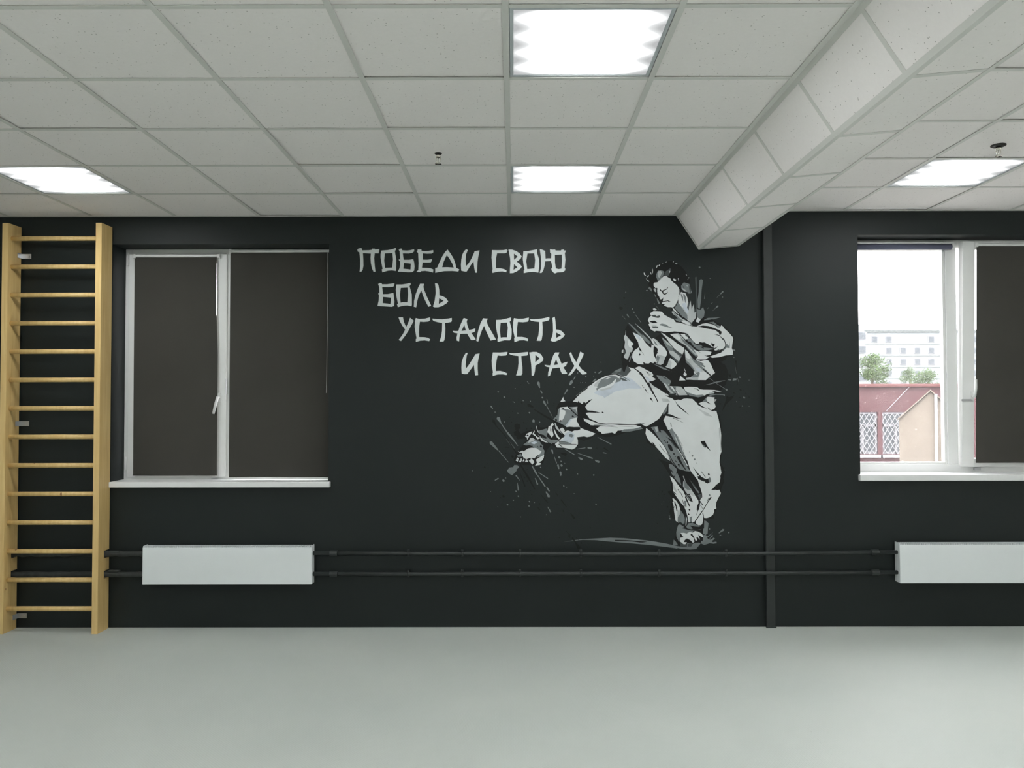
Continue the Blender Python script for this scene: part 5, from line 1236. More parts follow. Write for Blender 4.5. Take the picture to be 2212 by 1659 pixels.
trousers K11|959,1422 1075,1470 1114,1386 1154,1334 1209,1242 1245,1178 1268,1099 1184,1115 1121,1171 1066,1310
trousers K10|1316,1071 1348,1063 1375,1047 1399,1055 1409,1039 1391,1031 1359,1031 1320,1049
trousers K10|1286,1131 1286,1130 1317,1077 1321,1076 1322,1080 1287,1131
trousers K10|1341,1103 1341,1102 1372,1060 1374,1060 1375,1062 1343,1103
trousers K10|1402,1083 1402,1076 1396,1076 1391,1077 1391,1083 1391,1087 1396,1091 1401,1088
trousers K9|1339,1319 1369,1322 1385,1290 1413,1246 1377,1278 1373,1269 1353,1289
trousers G9|1288,1214 1287,1210 1281,1207 1277,1208 1274,1214 1275,1220 1281,1221 1285,1219
trousers G9|1304,1189 1302,1186 1297,1182 1292,1185 1289,1189 1292,1195 1297,1195 1301,1194
trousers G9|1263,1242 1262,1241 1260,1239 1259,1240 1257,1242 1258,1244 1260,1244 1262,1244
trousers G10|1313,1162 1312,1161 1310,1160 1309,1160 1308,1162 1308,1164 1310,1165 1312,1164
trousers K9|1154,1614 1183,1578 1219,1545 1261,1505 1227,1529 1179,1569
trousers G10|1156,1610 1187,1574 1175,1578
trousers L9|1315,1557 1391,1521 1427,1493 1379,1501
trousers L9|1060,1626 1108,1622 1124,1602 1072,1598
trousers L9|1474,1417 1470,1413 1480,1293 1481,1250 1484,1247 1487,1250 1486,1294 1478,1414
trousers G9|1123,1454 1131,1446 1136,1418 1127,1430
trousers K9|996,1687 995,1685 1014,1641 1032,1600 1037,1599 1039,1603 1018,1643 998,1686
trousers K11|991,1626 991,1622 986,1620 983,1621 980,1626 981,1630 986,1631 989,1629
trousers K10|999,1608 998,1606 996,1605 994,1606 993,1608 993,1610 996,1611 997,1610
trousers K11|1320,1049 1331,1058 1350,1061 1374,1049 1383,1045 1393,1046 1412,1051 1412,1030 1388,1016 1373,1022 1364,1034 1343,1039
trousers K12|1284,1133 1284,1132 1315,1091 1336,1057 1344,1056 1345,1064 1318,1093 1285,1133
trousers K11|1342,1104 1342,1103 1372,1059 1375,1059 1375,1062 1344,1104
trousers K11|1404,1082 1403,1078 1398,1076 1395,1077 1392,1082 1392,1087 1398,1088 1401,1086
trousers K12|1159,1123 1197,1113 1231,1106 1264,1099 1288,1080 1309,1051 1320,1037 1321,1020 1337,982 1347,948 1349,920 1332,898 1322,898 1306,927 1284,951 1263,982 1239,1018 1223,1044 1211,1011 1213,973 1196,992 1182,1039 1163,1068
trousers W10|1119,1071 1146,1051 1172,1013 1196,982 1215,961 1234,925 1250,882 1265,844 1267,810 1257,767 1243,782 1231,825 1222,844 1214,858 1195,880 1172,913 1153,939 1141,961 1139,992 1138,1020 1127,1044
trousers K11|1103,961 1131,966 1148,949 1172,911 1195,880 1219,853 1233,820 1240,791 1245,768 1221,768 1216,794 1200,825 1186,860 1162,892 1143,920 1110,946
trousers W12|1135,910 1143,912 1153,903 1167,889 1183,860 1191,839 1185,801 1173,782 1171,766 1156,766 1147,818 1145,853 1135,886 1145,887
trousers G13|1193,827 1216,794 1221,766 1171,766 1185,791
trousers K13|1320,899 1332,897 1353,865 1351,859 1334,882 1330,853 1324,829 1306,816 1312,858 1322,877
standing_foot G14|1193,828 1216,795 1224,766 1221,733 1209,730 1190,745 1178,735 1171,745 1173,783 1183,792
standing_foot W15|1147,842 1162,852 1183,852 1191,838 1185,795 1173,780 1171,742 1156,753 1152,804
standing_foot W14|1267,828 1303,828 1319,828 1353,823 1338,799 1302,752 1288,742 1273,739 1269,766 1264,780 1257,740 1249,740 1247,766 1243,776
standing_foot G2|1362,754 1379,747 1393,732 1388,702 1385,661 1371,650 1352,661 1354,692 1360,702
standing_foot G2|1175,721 1190,726 1218,707 1201,699 1228,692 1278,680 1287,673 1266,668 1242,664 1208,666 1192,661 1194,633 1191,604 1179,603 1163,638 1161,671 1170,704
standing_foot K3|1189,661 1314,671 1354,640 1349,605 1332,616 1323,596 1294,596 1279,587 1241,597 1194,609
standing_foot D3|1241,583 1256,590 1279,587 1267,568 1241,568
ground_sweep K4|723,616 750,616 805,614 882,609 956,602 921,597 901,597 843,605 766,609 727,607
splashes K1|374,681 374,679 402,647 407,647 407,651 377,681
splashes K1|391,650 390,645 399,632 406,632 406,638 396,650
splashes K4|417,634 416,627 436,600 457,554 472,551 476,566 443,605 424,633
splashes K4|444,637 444,634 466,612 467,612 467,613 447,636
head K10|1185,2320 1182,2319 1166,2291 1151,2274 1169,2256 1189,2231 1210,2206 1216,2206 1217,2212 1195,2236 1174,2261 1157,2275 1170,2288 1186,2318
collar G8|1147,2244 1171,2226 1207,2193 1225,2184 1207,2181 1177,2205
forearm L7|993,2148 1008,2151 1035,2148 1020,2142 1002,2142
sleeve K8|1249,2156 1291,2146 1312,2144 1327,2139 1357,2144 1387,2142 1447,2128 1477,2117 1498,2103 1492,2082 1480,2093 1447,2118 1405,2126 1357,2133 1321,2140 1282,2143
sleeve K7|1443,2084 1464,2083 1487,2077 1479,2074 1458,2080
sleeve K6|1353,2012 1368,2029 1404,2012 1422,1990 1380,1990
sleeve K6|1425,2026 1434,2018 1447,2016 1443,1996 1431,1998 1421,2007
sleeve K7|1342,1997 1362,1996 1369,1982 1353,1988
sleeve K7|1290,2036 1314,2015 1347,2008 1326,2006 1302,2015
sleeve K8|1416,1975 1446,1969 1497,1967 1493,1957 1445,1945 1418,1937 1424,1961 1385,1965
sleeve D7|1443,1985 1470,2000 1458,1985 1443,1976
sleeve D6|1458,1970 1488,1982 1476,1970
sleeve D6|1233,2088 1248,2089 1260,2075 1257,2063 1239,2073
jacket G9|1035,1936 1051,1920 1044,1894 1034,1872 1025,1875 1033,1894 1026,1917
jacket D7|1124,1942 1153,1920 1188,1889 1182,1876 1147,1910
jacket L9|1206,2039 1251,2006 1301,1955 1322,1934 1307,1937 1265,1979
jacket W9|1290,1822 1304,1809 1320,1793 1314,1794 1295,1810
jacket B8|1304,1850 1340,1841 1346,1815 1317,1822
belt K10|823,1866 845,1885 874,1878 903,1862 935,1862 948,1877 973,1875 1005,1872 1044,1852 1088,1827 1130,1817 1153,1843 1175,1865 1198,1903 1217,1942 1230,1984 1233,1942 1239,1884 1268,1858 1293,1830 1296,1797 1274,1778 1242,1772 1235,1753 1184,1711 1152,1730 1149,1753 1114,1769 1088,1788 1031,1795 1021,1779 992,1785 1005,1792 999,1808 960,1833 935,1846 903,1859 864,1842 826,1852
belt K11|1134,1751 1240,1751 1294,1756 1384,1756 1403,1773 1432,1760 1441,1744 1416,1728 1438,1725 1431,1712 1454,1696 1463,1685 1390,1687 1345,1690 1332,1703 1294,1709 1230,1709 1198,1712 1118,1713
jacket K12|1144,1713 1144,1711 1159,1681 1172,1658 1177,1657 1178,1662 1163,1684 1147,1712
jacket D6|1063,1785 1088,1779 1107,1759 1082,1769
jacket K11|865,1843 866,1839 907,1807 944,1751 972,1703 998,1658 1005,1657 1007,1663 979,1707 950,1755 912,1812 869,1844
jacket K12|899,1805 919,1808 928,1789 909,1795
jacket G10|1233,1674 1309,1649 1357,1652 1373,1644 1325,1632 1261,1646
jacket D8|1292,1695 1294,1694 1312,1691 1330,1678 1334,1679 1334,1683 1314,1696 1294,1697
trousers G10|1357,1602 1381,1631 1386,1604 1383,1599
trousers K9|1317,1586 1331,1588 1350,1572 1390,1550 1350,1562 1322,1578
trousers K10|1388,1598 1388,1597 1417,1580 1418,1580 1418,1581 1389,1598
trousers K9|1409,1537 1433,1543 1457,1559 1452,1540 1427,1532
trousers G10|742,1775 779,1765 765,1748 732,1738
trousers D11|759,1778 789,1771 831,1745 821,1741 782,1755
trousers W9|650,1762 680,1775 709,1780 676,1766
trousers B12|772,1755 845,1748 864,1722 798,1722
trousers L10|617,1689 699,1709 726,1722 699,1695 633,1679
trousers G11|706,1805 708,1803 742,1802 781,1786 817,1763 837,1750 839,1751 839,1752 819,1766 783,1789 743,1806 708,1807
trousers K13|874,1840 874,1838 914,1802 945,1748 985,1684 1026,1618 1030,1617 1031,1620 994,1689 955,1754 921,1809 876,1840
kicking_foot B10|369,1428 390,1454 411,1481 420,1475 396,1448 381,1425
kicking_foot K9|343,1553 358,1558 376,1546 361,1547
kicking_foot G9|421,1550 448,1547 452,1517 433,1532
kicking_foot K8|314,1473 313,1468 306,1465 302,1466 299,1473 300,1479 307,1480 311,1477
kicking_foot K10|346,1467 346,1463 341,1461 338,1462 336,1467 336,1471 341,1472 344,1470
kicking_foot K8|434,1498 433,1493 426,1491 423,1492 419,1498 420,1504 427,1505 430,1502
kicking_foot K9|391,1569 391,1562 418,1535 457,1500 462,1500 462,1505 423,1541 397,1569
kicking_foot G9|399,1368 414,1374 432,1362 420,1347 402,1353
kicking_foot K9|322,1300 324,1299 390,1296 450,1295 452,1297 450,1299 390,1300 324,1302
kicking_foot D10|317,1322 321,1318 354,1316 390,1320 391,1321 390,1322 354,1321 321,1325
kicking_foot K8|324,1298 325,1293 353,1276 355,1277 355,1279 329,1298
kicking_foot K10|369,1420 405,1424 450,1420 483,1412 462,1397 438,1397 420,1388 390,1397 366,1400
kicking_foot K9|296,1449 330,1423 330,1404 351,1380 371,1359 357,1346 330,1356 309,1389 296,1419
kicking_foot G9|266,1425 273,1404 270,1380 263,1398
kicking_foot L10|295,1450 303,1449 309,1434 327,1404 348,1374 324,1392 303,1416
kicking_foot W7|288,1419 303,1389 318,1359 335,1341 326,1334 312,1348 297,1377
kicking_foot B8|120,1308 150,1320 174,1314 150,1299
kicking_foot K8|50,1186 57,1192 56,1180
kicking_foot K8|26,1193 30,1192 27,1184
trousers G12|979,1418 1035,1428 1042,1390 1066,1374 1098,1346 1122,1326 1146,1294 1177,1262 1201,1214 1240,1139 1266,1102 1232,1106 1176,1123 1137,1163 1097,1234 1066,1302 1034,1354 1003,1398
trousers G13|1054,1399 1078,1394 1110,1358 1134,1330 1114,1340 1086,1356 1058,1380
trousers G12|1114,1394 1134,1414 1154,1382 1178,1354 1209,1282 1217,1246 1241,1180 1209,1222 1178,1282 1146,1334
trousers K13|974,1420 972,1409 1014,1359 1056,1313 1104,1242 1134,1177 1173,1117 1179,1115 1180,1121 1139,1180 1107,1243 1060,1315 1022,1365 985,1419
trousers W14|951,1414 986,1386 1018,1354 1050,1318 1070,1294 1090,1262 1105,1222 1122,1178 1089,1199 1050,1246 1010,1290 978,1314 958,1342 946,1374
trousers G13|1113,1157 1137,1151 1168,1119 1164,1087 1152,1071 1136,1079 1121,1119
trousers G13|1152,1063 1172,1091 1192,1047 1196,1032 1172,1032
trousers G10|1349,1300 1365,1290 1373,1274 1357,1286
trousers G12|1393,1049 1403,1063 1412,1051 1412,1030 1397,1025
trousers D13|1254,1054 1268,1035 1304,991 1331,951 1321,943 1304,968 1280,1006
trousers D13|1315,934 1339,944 1346,920 1332,906
trousers L13|1214,1030 1225,1044 1239,1015 1263,987 1287,949 1301,927 1282,925 1260,944 1244,941 1227,963 1212,999
trousers L14|1213,1072 1212,1070 1220,1043 1224,1041 1226,1045 1215,1071
trousers G10|1234,939 1260,934 1270,906 1258,894 1244,910
trousers G14|1112,1153 1133,1152 1164,1125 1168,1104 1158,1075 1144,1070 1132,1085 1125,1109 1116,1130
trousers G15|1148,1061 1166,1088 1180,1063 1192,1037 1201,1003 1177,1027
trousers L11|1139,1020 1153,996 1158,982 1172,958 1162,954 1143,977
trousers K11|1175,977 1174,972 1183,960 1191,948 1196,948 1196,952 1185,961 1180,975
trousers K11|1196,948 1196,946 1202,931 1207,919 1210,919 1210,921 1207,933 1199,947
trousers K11|1140,963 1140,961 1153,944 1167,936 1168,936 1168,937 1157,949 1142,963
trousers K11|1227,926 1225,919 1234,896 1254,855 1259,854 1261,858 1243,901 1234,923
trousers K11|1264,829 1263,825 1257,823 1254,824 1251,829 1251,835 1257,836 1261,833
trousers K15|1257,798 1257,795 1251,792 1248,793 1245,798 1246,803 1251,805 1254,802
trousers G11|1219,894 1234,894 1236,848 1224,856
trousers K11|1206,905 1205,903 1215,867 1226,846 1227,845 1227,846 1219,868 1208,904
trousers K11|1216,961 1215,957 1228,932 1230,931 1230,932 1220,959
trousers K16|1148,892 1157,882 1169,846 1171,818 1162,834 1165,849 1152,863
trousers K17|1143,844 1147,844 1160,860 1160,861 1159,861 1143,848
trousers L17|1171,825 1186,829 1181,791 1171,782
trousers D10|1335,865 1334,861 1351,836 1352,836 1353,837 1338,864
trousers K15|1320,831 1317,830 1304,791 1305,791 1305,791 1321,829
trousers K15|1413,922 1407,921 1385,883 1353,831 1312,771 1312,767 1317,768 1357,828 1389,880 1415,916
trousers G16|1400,916 1394,915 1382,892 1383,889 1386,890 1401,910
trousers G10|1408,934 1407,930 1401,927 1398,929 1395,934 1396,939 1402,941 1405,938
standing_foot K18|1161,859 1169,847 1171,819 1164,823 1159,845
standing_foot G15|1257,776 1276,785 1271,747 1261,740
standing_foot L12|1231,785 1240,766 1233,718 1228,718
standing_foot K16|1318,829 1315,828 1309,804 1304,788 1305,787 1305,787 1311,804 1319,827
standing_foot W16|1301,747 1314,766 1346,811 1354,785 1353,752 1345,720 1319,720 1304,731
standing_foot K17|1249,721 1290,711 1328,711 1347,728 1355,756 1356,797 1361,756 1360,697 1304,687 1280,692 1283,699
standing_foot G18|1233,709 1249,733 1281,737 1302,725 1335,714 1326,708 1290,711 1257,718 1280,697 1266,692 1242,696
standing_foot G2|1266,690 1304,686 1347,693 1314,685 1280,681
standing_foot W4|1192,665 1213,666 1237,662 1256,671 1280,668 1294,678 1316,675 1342,661 1354,642 1351,634 1337,640 1318,654 1331,616 1313,635 1304,635 1310,612 1299,610 1285,642 1275,658 1263,659 1266,647 1287,626 1290,602 1280,594 1261,614 1237,626 1222,614 1215,599 1237,599 1227,585 1213,585 1189,604 1191,619 1189,630 1213,635 1201,652
belt L11|1223,1846 1232,1833 1239,1814 1229,1823
belt W11|1229,1814 1245,1801 1240,1784 1223,1790 1220,1800
belt W11|1199,1787 1236,1755 1190,1753
belt D11|1130,1817 1136,1820 1133,1814
belt G12|1364,1719 1409,1729 1438,1741 1486,1751 1523,1754 1486,1743 1448,1734 1409,1725
belt G12|1402,1775 1402,1772 1441,1742 1442,1742 1442,1744 1404,1775
belt G13|1450,1735 1450,1734 1485,1713 1523,1687 1526,1687 1525,1690 1487,1715 1451,1736
belt G14|1536,1687 1535,1682 1529,1680 1525,1681 1522,1687 1523,1692 1529,1694 1533,1691
belt G1|1540,1758 1542,1755 1561,1753 1565,1757 1561,1761 1542,1760
belt G1|1572,1755 1579,1768 1602,1767 1599,1755 1586,1754 1576,1751
trousers L14|949,1742 949,1741 982,1688 995,1662 996,1661 996,1662 984,1689 951,1742
trousers L13|1011,1418 1031,1422 1036,1390 1022,1386
trousers L13|1146,1374 1170,1334 1193,1270 1174,1302
trousers W13|1174,1355 1173,1354 1200,1289 1215,1241 1218,1240 1219,1243 1203,1291 1175,1354
trousers K14|1154,1383 1154,1381 1185,1334 1213,1286 1214,1286 1214,1286 1186,1334 1155,1382
trousers D14|1098,1350 1138,1310 1177,1258 1154,1278
trousers W15|1173,1267 1172,1265 1199,1225 1242,1141 1246,1140 1247,1144 1203,1227 1174,1267
trousers K13|1104,1294 1116,1300 1134,1282 1142,1250 1127,1246 1108,1274
trousers K13|1108,1310 1108,1304 1103,1304 1098,1305 1097,1310 1097,1314 1103,1318 1108,1315
trousers K13|1155,1228 1154,1225 1149,1222 1146,1224 1143,1228 1144,1233 1149,1234 1152,1232
trousers K13|1164,1210 1162,1208 1160,1206 1158,1208 1157,1210 1159,1212 1160,1212 1163,1212
trousers K13|1190,1151 1189,1146 1183,1143 1179,1145 1175,1151 1176,1156 1183,1158 1186,1155
trousers K13|1194,1137 1194,1134 1190,1133 1189,1134 1187,1137 1187,1140 1191,1140 1192,1139
trousers K13|1077,1330 1076,1327 1093,1305 1095,1305 1095,1307 1080,1330
trousers K13|1157,1180 1157,1177 1169,1165 1172,1165 1172,1168 1161,1180
trousers K13|1175,1213 1170,1200 1186,1170 1212,1136 1232,1109 1236,1108 1237,1112 1220,1141 1200,1178 1188,1209
trousers K15|1045,1296 1044,1293 1068,1258 1097,1226 1098,1226 1098,1227 1071,1259 1047,1295
trousers K15|988,1314 1002,1308 1022,1282 1002,1294
trousers K15|1123,1116 1123,1114 1140,1090 1141,1090 1141,1091 1126,1116
trousers G14|1282,1008 1311,975 1328,953 1320,949 1297,980
trousers G14|1218,1030 1225,1042 1244,1008 1270,972 1244,972 1223,987
trousers K11|1237,943 1237,940 1260,908 1280,883 1281,883 1281,884 1266,913 1241,943
trousers K16|1124,1120 1123,1117 1143,1090 1145,1090 1145,1091 1127,1120
standing_foot K19|1297,737 1296,733 1289,730 1285,731 1281,737 1282,744 1289,745 1293,742
standing_foot K20|1350,823 1346,822 1314,777 1287,739 1288,734 1293,735 1319,774 1350,819"""
def paint(name, c, k=0.06):
    return simple(name, c, 0.62, spec=0.3, noise=k, nscale=9.0)
PC = {'W': paint('white_paint', (0.60, 0.625, 0.63), 0.035), 'L': paint('light_grey_paint', (0.42, 0.445, 0.455), 0.14),
      'G': paint('mid_grey_paint', (0.165, 0.185, 0.19), 0.16), 'D': paint('dark_grey_paint', (0.060, 0.070, 0.072), 0.2),
      'B': paint('blue_grey_paint', (0.46, 0.51, 0.57), 0.16), 'K': paint('black_paint', (0.0045, 0.005, 0.005), 0.05)}
PK = list(PC); PM = [PC[k] for k in PK]
LETTER = paint('letter_paint', (0.60, 0.635, 0.635), 0.03)
lines = {}
parts = {}
for row in MURAL.strip().split('\n'):
    head, *loops = row.split('|')
    loops = [[tuple(int(q)/1000 for q in t.split(',')) for t in lp.split()] for lp in loops]
    a, c = head.split(' ')
    if a[0] == 'L' and a[1:].isdigit():
        lines.setdefault(int(a[1:]), []).append((c, loops))
    else:
        parts.setdefault(a, []).append((c[0], int(c[1:]), loops[0]))
def flat(mb, loops, y, mi=0, ox=0, oz=0):
    vecs = [[Vector((x, z, 0)) for x, z in lp] for lp in loops]
    flatv = [v for lp in vecs for v in lp]
    tris = tessellate_polygon(vecs)
    base = len(mb.v)
    vs = [(v.x-ox, y, v.y-oz) for v in flatv]
    fs = []
    for t in tris:
        p = [flatv[i] for i in t]
        ar = (p[1].x-p[0].x)*(p[2].y-p[0].y)-(p[2].x-p[0].x)*(p[1].y-p[0].y)
        if abs(ar) < 1e-12: continue
        fs.append(tuple(t) if ar > 0 else (t[0], t[2], t[1]))     # face the room (-y)
    mb.add(vs, fs, False, mi)
def pmesh(mb, name, mats, parent):
    me = bpy.data.meshes.new(name); me.from_pydata(mb.v, [], mb.f)
    for m in mats: me.materials.append(m)
    me.polygons.foreach_set('material_index', mb.mi); me.update()
    return link(name, me, parent)
LTXT = ['top line of white brush lettering reading ПОБЕДИ СВОЮ', 'second line of white brush lettering, the single word БОЛЬ',
        'third line of white brush lettering reading УСТАЛОСТЬ', 'bottom line of white brush lettering reading И СТРАХ']
for k in sorted(lines):
    allp = [p for c, lps in lines[k] for p in lps[0]]
    cx = sum(p[0] for p in allp)/len(allp); cz = min(p[1] for p in allp)
    root = empty('wall_lettering', (cx, D, cz)); tag(root, LTXT[k], 'lettering', 'lines of wall lettering')
    for c, lps in lines[k]:
        mb = MB(); flat(mb, lps, -0.0006, 0, cx, cz)
        pmesh(mb, 'letter', [LETTER], root)
fig = empty('painted_fighter', (1.30, D, 0.55))
tag(fig, 'black and white painted mural of a karate fighter kicking in a loose suit', 'mural')
PLAB = {'belt': 'black knotted belt', 'splashes': 'grey and black paint splashes', 'ground_sweep': 'grey brushed ground line'}
for name, polys in parts.items():
    mb = MB()
    for c, lv, lp in polys:
        flat(mb, [lp], -(0.0004+lv*0.00005), PK.index(c), 1.30, 0.55)
    o = pmesh(mb, 'painted_'+name, PM, fig)
    if name in PLAB: o['label'] = PLAB[name]
    if name == 'splashes': o['kind'] = 'stuff'

# ------------------------------------------------------------------ outside, seen through the uncovered pane
M['plaster'] = simple('pale_panel_plaster', (0.115, 0.128, 0.130), 0.9, noise=0.04, nscale=0.3, spec=0.08)
M['cream'] = simple('beige_reflection', (0.085, 0.074, 0.062), 0.9, noise=0.08, nscale=2, spec=0.08)  # tint of the glass reflection, given to a solid shape
M['farglass'] = simple('dim_window_glass', (0.055, 0.062, 0.068), 0.4, spec=0.08)
M['seam'] = simple('panel_seam', (0.066, 0.074, 0.074), 0.9, spec=0.08)
M['ground'] = simple('dusty_asphalt', (0.1125, 0.1087, 0.1013), 0.95, noise=0.1, nscale=0.5, spec=0.08)
M['leaf'] = simple('sunlit_leaves', (0.0300, 0.0488, 0.0169), 0.7, noise=0.35, nscale=2.5, spec=0.08)
M['bark'] = simple('grey_bark', (0.0600, 0.0488, 0.0375), 0.9, spec=0.08)
M['roofred'] = simple('dull_red_roof', (0.0600, 0.0263, 0.0263), 0.8, spec=0.08)
M['whitebar'] = simple('white_bar_paint', (0.14, 0.14, 0.15), 0.6, spec=0.08)
def mat_brick():
    m, t, bs = nt('red_brick')
    bs.inputs['Roughness'].default_value = 0.9; bs.inputs['Specular IOR Level'].default_value = 0.05
    tc = node(t, 'ShaderNodeTexCoord'); mp = node(t, 'ShaderNodeMapping')
    mp.inputs['Rotation'].default_value = (math.radians(90), 0, 0)
    t.links.new(tc.outputs['Object'], mp.inputs['Vector'])
    br = node(t, 'ShaderNodeTexBrick', i_Scale=4.0)
    br.inputs['Color1'].default_value = (0.048, 0.0235, 0.0262, 1); br.inputs['Color2'].default_value = (0.040, 0.0195, 0.0222, 1)
    br.inputs['Mortar'].default_value = (0.058, 0.034, 0.036, 1); br.inputs['Mortar Size'].default_value = 0.03
    t.links.new(mp.outputs[0], br.inputs['Vector']); t.links.new(br.outputs['Color'], bs.inputs['Base Color'])
    return m
M['brick'] = mat_brick()
GZ = -1.6
tag(MB().box(-60, 260, D+0.6, 330, GZ-0.3, GZ).build('ground', M['ground']), 'dusty ground of the yard outside the window', kind='structure')

def at(px, py, Y):
    """point at depth Y seen at photo position (px, py)"""
    d = _fw*F_PX+_rt*(px-1106)-_up*(py-829.5)
    d = d*(Y/d.y)
    return Vector((d.x, Y, d.z+CAMZ))

# near brick building with barred windows
YN = 25.0
nb = empty('brick_building', (9.5, YN, GZ)); tag(nb, 'low red brick building with white barred windows across the yard', 'building')
zt = at(1950, 836, YN).z; za = at(1950, 890, YN).z; zs = at(1950, 981, YN).z
x0, x1 = 3.0, 19.0
wins = [(at(1834, 900, YN).x, at(1896, 900, YN).x), (at(1906, 900, YN).x, at(1968, 900, YN).x), (at(1980, 900, YN).x, at(2042, 900, YN).x)]
def rel(mb_box, o): return mb_box
wl = MB()
wl.box(x0-9.5, x1-9.5, 0, 0.3, za-GZ, zt-GZ)
wl.box(x0-9.5, x1-9.5, 0, 0.3, 0, zs-GZ)
edges = [x0]+[v for w in wins for v in w]+[x1]
for a, c in zip(edges[0::2], edges[1::2]): wl.box(a-9.5, c-9.5, 0, 0.3, zs-GZ, za-GZ)
wl.box(x0-9.5, x1-9.5, 0.3, 8, 0, zt-GZ-.01)
wl.build('wall', M['brick'], nb)
MB().bbox(x0-9.7, x1-9.3, -.12, 8.2, zt-GZ, zt-GZ+.10, .02).build('roof_edge', M['roofred'], nb)
for (a, c) in wins:
    wn = frame_rect(a-9.5, c-9.5, zs-GZ, za-GZ, 0.07, 0.06, 0.14, None, 0.005)
    zm = za-GZ-0.42
    wn.box(a-9.5, c-9.5, 0.06, 0.14, zm-.04, zm+.04)
    wn.box((a+c)/2-9.54, (a+c)/2-9.46, 0.06, 0.14, zs-GZ, zm)
    f = wn.build('window_frame', M['whitebar'], nb)
    MB().box(a-9.5, c-9.5, 0.10, 0.12, zs-GZ, za-GZ).build('pane', M['farglass'], f)
    g = MB()
    w = c-a; step = 0.16; hh = za-zs
    k = -int(hh/step/1.6)-1
    nrow = int(hh/(step*1.6))+1
    for r in range(nrow):
        for i in range(int(w/step)+1):
            xa = a-9.5+i*step; zz = zs-GZ+r*step*1.6
            for (p, q) in (((xa, zz), (xa+step/2, zz+step*.8)), ((xa+step/2, zz+step*.8), (xa+step, zz)), ((xa, zz+step*1.6), (xa+step/2, zz+step*.8)), ((xa+step/2, zz+step*.8), (xa+step, zz+step*1.6))):
                if q[0] > c-9.5+.01 or max(p[1], q[1]) > za-GZ+.01: continue
                g.tube([(p[0], 0.02, p[1]), (q[0], 0.02, q[1])], 0.013, 4, False)
    g.build('lattice_grille', M['whitebar'], f)
    MB().box(a-9.6, c-9.4, -.10, 0.02, zs-GZ-.10, zs-GZ-.02).build('window_ledge', M['whitebar'], nb)
MB().tube([(at(1912, 888, YN).x-9.5, -.06, za-GZ+.02), (at(1962, 837, YN).x-9.5, -.06, zt-GZ)], 0.012, 6).build('cable', M['whitebar'], nb)

# beige gable shape standing in for a reflection in the window glass
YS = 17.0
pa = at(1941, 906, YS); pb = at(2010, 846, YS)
sh = empty('reflection_gable', (pb.x, YS, GZ)); tag(sh, 'beige gable shape standing in for a reflection in the window glass', 'building')
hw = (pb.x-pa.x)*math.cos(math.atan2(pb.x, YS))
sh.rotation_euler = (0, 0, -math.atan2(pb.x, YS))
MB().prism([(-hw, 0), (hw, 0), (hw, pa.z-GZ), (0, pb.z-GZ), (-hw, pa.z-GZ)], 'y', 0, 3.5).build('reflection_body', M['cream'], sh)
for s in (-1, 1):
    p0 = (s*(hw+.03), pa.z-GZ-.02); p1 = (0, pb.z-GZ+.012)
    MB().prism([p0, p1, (p1[0], p1[1]+.035), (p0[0], p0[1]+.035)], 'y', -.06, 3.56).build('reflection_slope', M['cream'], sh)
MB().tube([(0.10, -.05, 0.0), (0.10, -.05, pb.z-GZ-.05)], 0.03, 10).build('reflection_stripe', M['whitebar'], sh)

# far apartment block
YA = 190.0
c0 = at(1780, 800, YA).x; c1 = at(2160, 800, YA).x; zt = at(1950, 717, YA).z
ab = empty('apartment_building', ((c0+c1)/2, YA, GZ)); tag(ab, 'pale far apartment block with rows of small windows', 'building')
cx = (c0+c1)/2
MB().box(c0-cx, c1-cx, 0, 14, 0, zt-GZ).build('wall', M['plaster'], ab)
MB().box(c0-cx-.4, c1-cx+.4, -.4, 14.4, zt-GZ, zt-GZ+.5).build('roof_edge', M['seam'], ab)
storey = 24.5*YA/F_PX
wmesh = MB().bbox(-0.75, 0.75, -0.12, 0.05, 0, 1.5, 0.03).mesh('window_frame', M['whitebar'])
pmesh2 = MB().box(-0.62, 0.62, -0.16, -0.06, 0.12, 1.38).mesh('pane', M['farglass'])
rw = random.Random(3)
ncol = int((c1-c0)/3.4)
for r in range(7):
    z = zt-GZ-0.6-1.9-r*storey
    if z < 1: break
    for i in range(ncol):
        if rw.random() < 0.35: continue
        x = c0-cx+2.0+i*3.4
        wf = link('window', wmesh, ab, (x, 0, z))
        link('pane', pmesh2, wf)
    MB().box(c0-cx, c1-cx, -.05, 0.02, z-0.62, z-0.50).build('floor_seam', M['seam'], ab)
# stair tower at its left end
s0, s1 = at(1840, 800, 150).x, at(1868, 800, 150).x
tw = empty('stair_tower', ((s0+s1)/2, 150, GZ)); tag(tw, 'pale narrow tower block at the far left of the window view', 'building')
ht = at(1850, 700, 150).z-GZ
MB().box(-(s1-s0)/2, (s1-s0)/2, 0, 10, 0, ht).build('wall', M['plaster'], tw)
for r in range(6):
    for x in (-0.2, 0.9):
        wf = link('window', wmesh, tw, (x*(s1-s0)/2*.9-.2, 0, ht-3.0-r*2.6)); link('pane', pmesh2, wf)

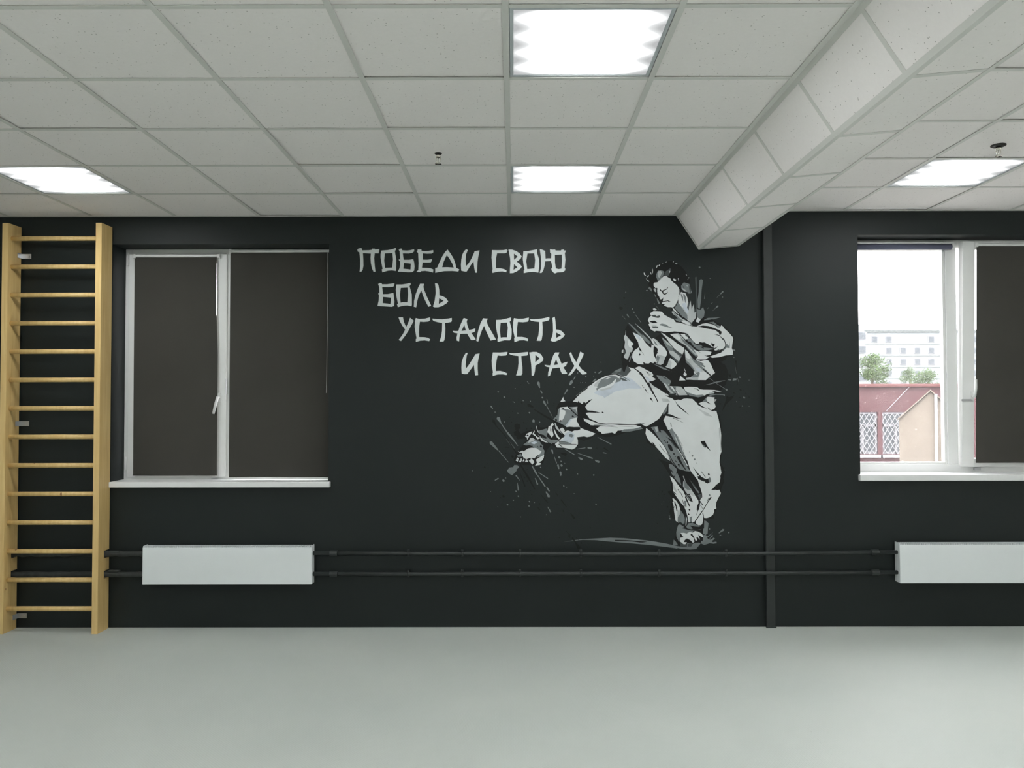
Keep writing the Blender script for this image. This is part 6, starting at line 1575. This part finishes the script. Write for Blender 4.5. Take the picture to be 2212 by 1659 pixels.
# trees
def tree(px, py_top, py_bot, wpx, Y, label, seed):
    top = at(px, py_top, Y); rad = wpx/2*Y/F_PX
    zb = at(px, py_bot, Y).z
    root = empty('leafy_tree', (top.x, Y, GZ)); tag(root, label, 'tree', 'trees behind the brick building')
    rr = random.Random(seed)
    zc0 = min(zb, top.z-rad)-GZ; zc1 = top.z-GZ
    MB().tube([(0, 0, 0), (rr.uniform(-.1, .1), 0, zc0*.6), (0, 0, (zc0+zc1)/2)], [0.14, 0.10, 0.05], 8).build('trunk', M['bark'], root)
    lf = MB()
    ctr = []
    for k in range(16):
        t = rr.random()
        rr_ = rad*(0.75 if t < .6 else 0.75*(1-(t-.6)/.5))
        a = rr.uniform(0, 6.28); q = rr.random()**.5
        ctr.append((math.cos(a)*rr_*q, math.sin(a)*rr_*q, zc0+(zc1-zc0)*(0.05+0.87*t), rad*rr.uniform(.22, .38)))
    for k in range(2600):
        cxx, cyy, czz, cr = ctr[rr.randrange(16)]
        u, a = rr.uniform(-1, 1), rr.uniform(0, 6.28); q = math.sqrt(1-u*u); rd = cr*rr.uniform(.5, 1.1)
        p = Vector((cxx+rd*q*math.cos(a), cyy+rd*q*math.sin(a), czz+rd*u))
        s = rr.uniform(.06, .12)*rad*.55
        d1 = Vector((rr.uniform(-1, 1), rr.uniform(-1, 1), rr.uniform(-1, 1))).normalized(); d2 = d1.orthogonal().normalized()
        lf.add([p-d1*s, p+d2*s*.5, p+d1*s, p-d2*s*.5], [(0, 1, 2, 3)])
    me = bpy.data.meshes.new('foliage'); me.from_pydata(lf.v, [], lf.f); me.materials.append(M['leaf']); me.update()
    tag(link('foliage', me, root), kind='stuff')
tree(1884, 764, 846, 104, 42, 'broad leafy tree at the left of the window view', 1)
tree(1966, 796, 842, 46, 40, 'slim leafy treetop rising at the centre of the window view', 2)
tree(2003, 806, 850, 84, 38, 'low leafy treetop beside the far apartment block', 3)
tree(2036, 846, 960, 44, 20.6, 'green bush beside the beige reflection shape', 4)
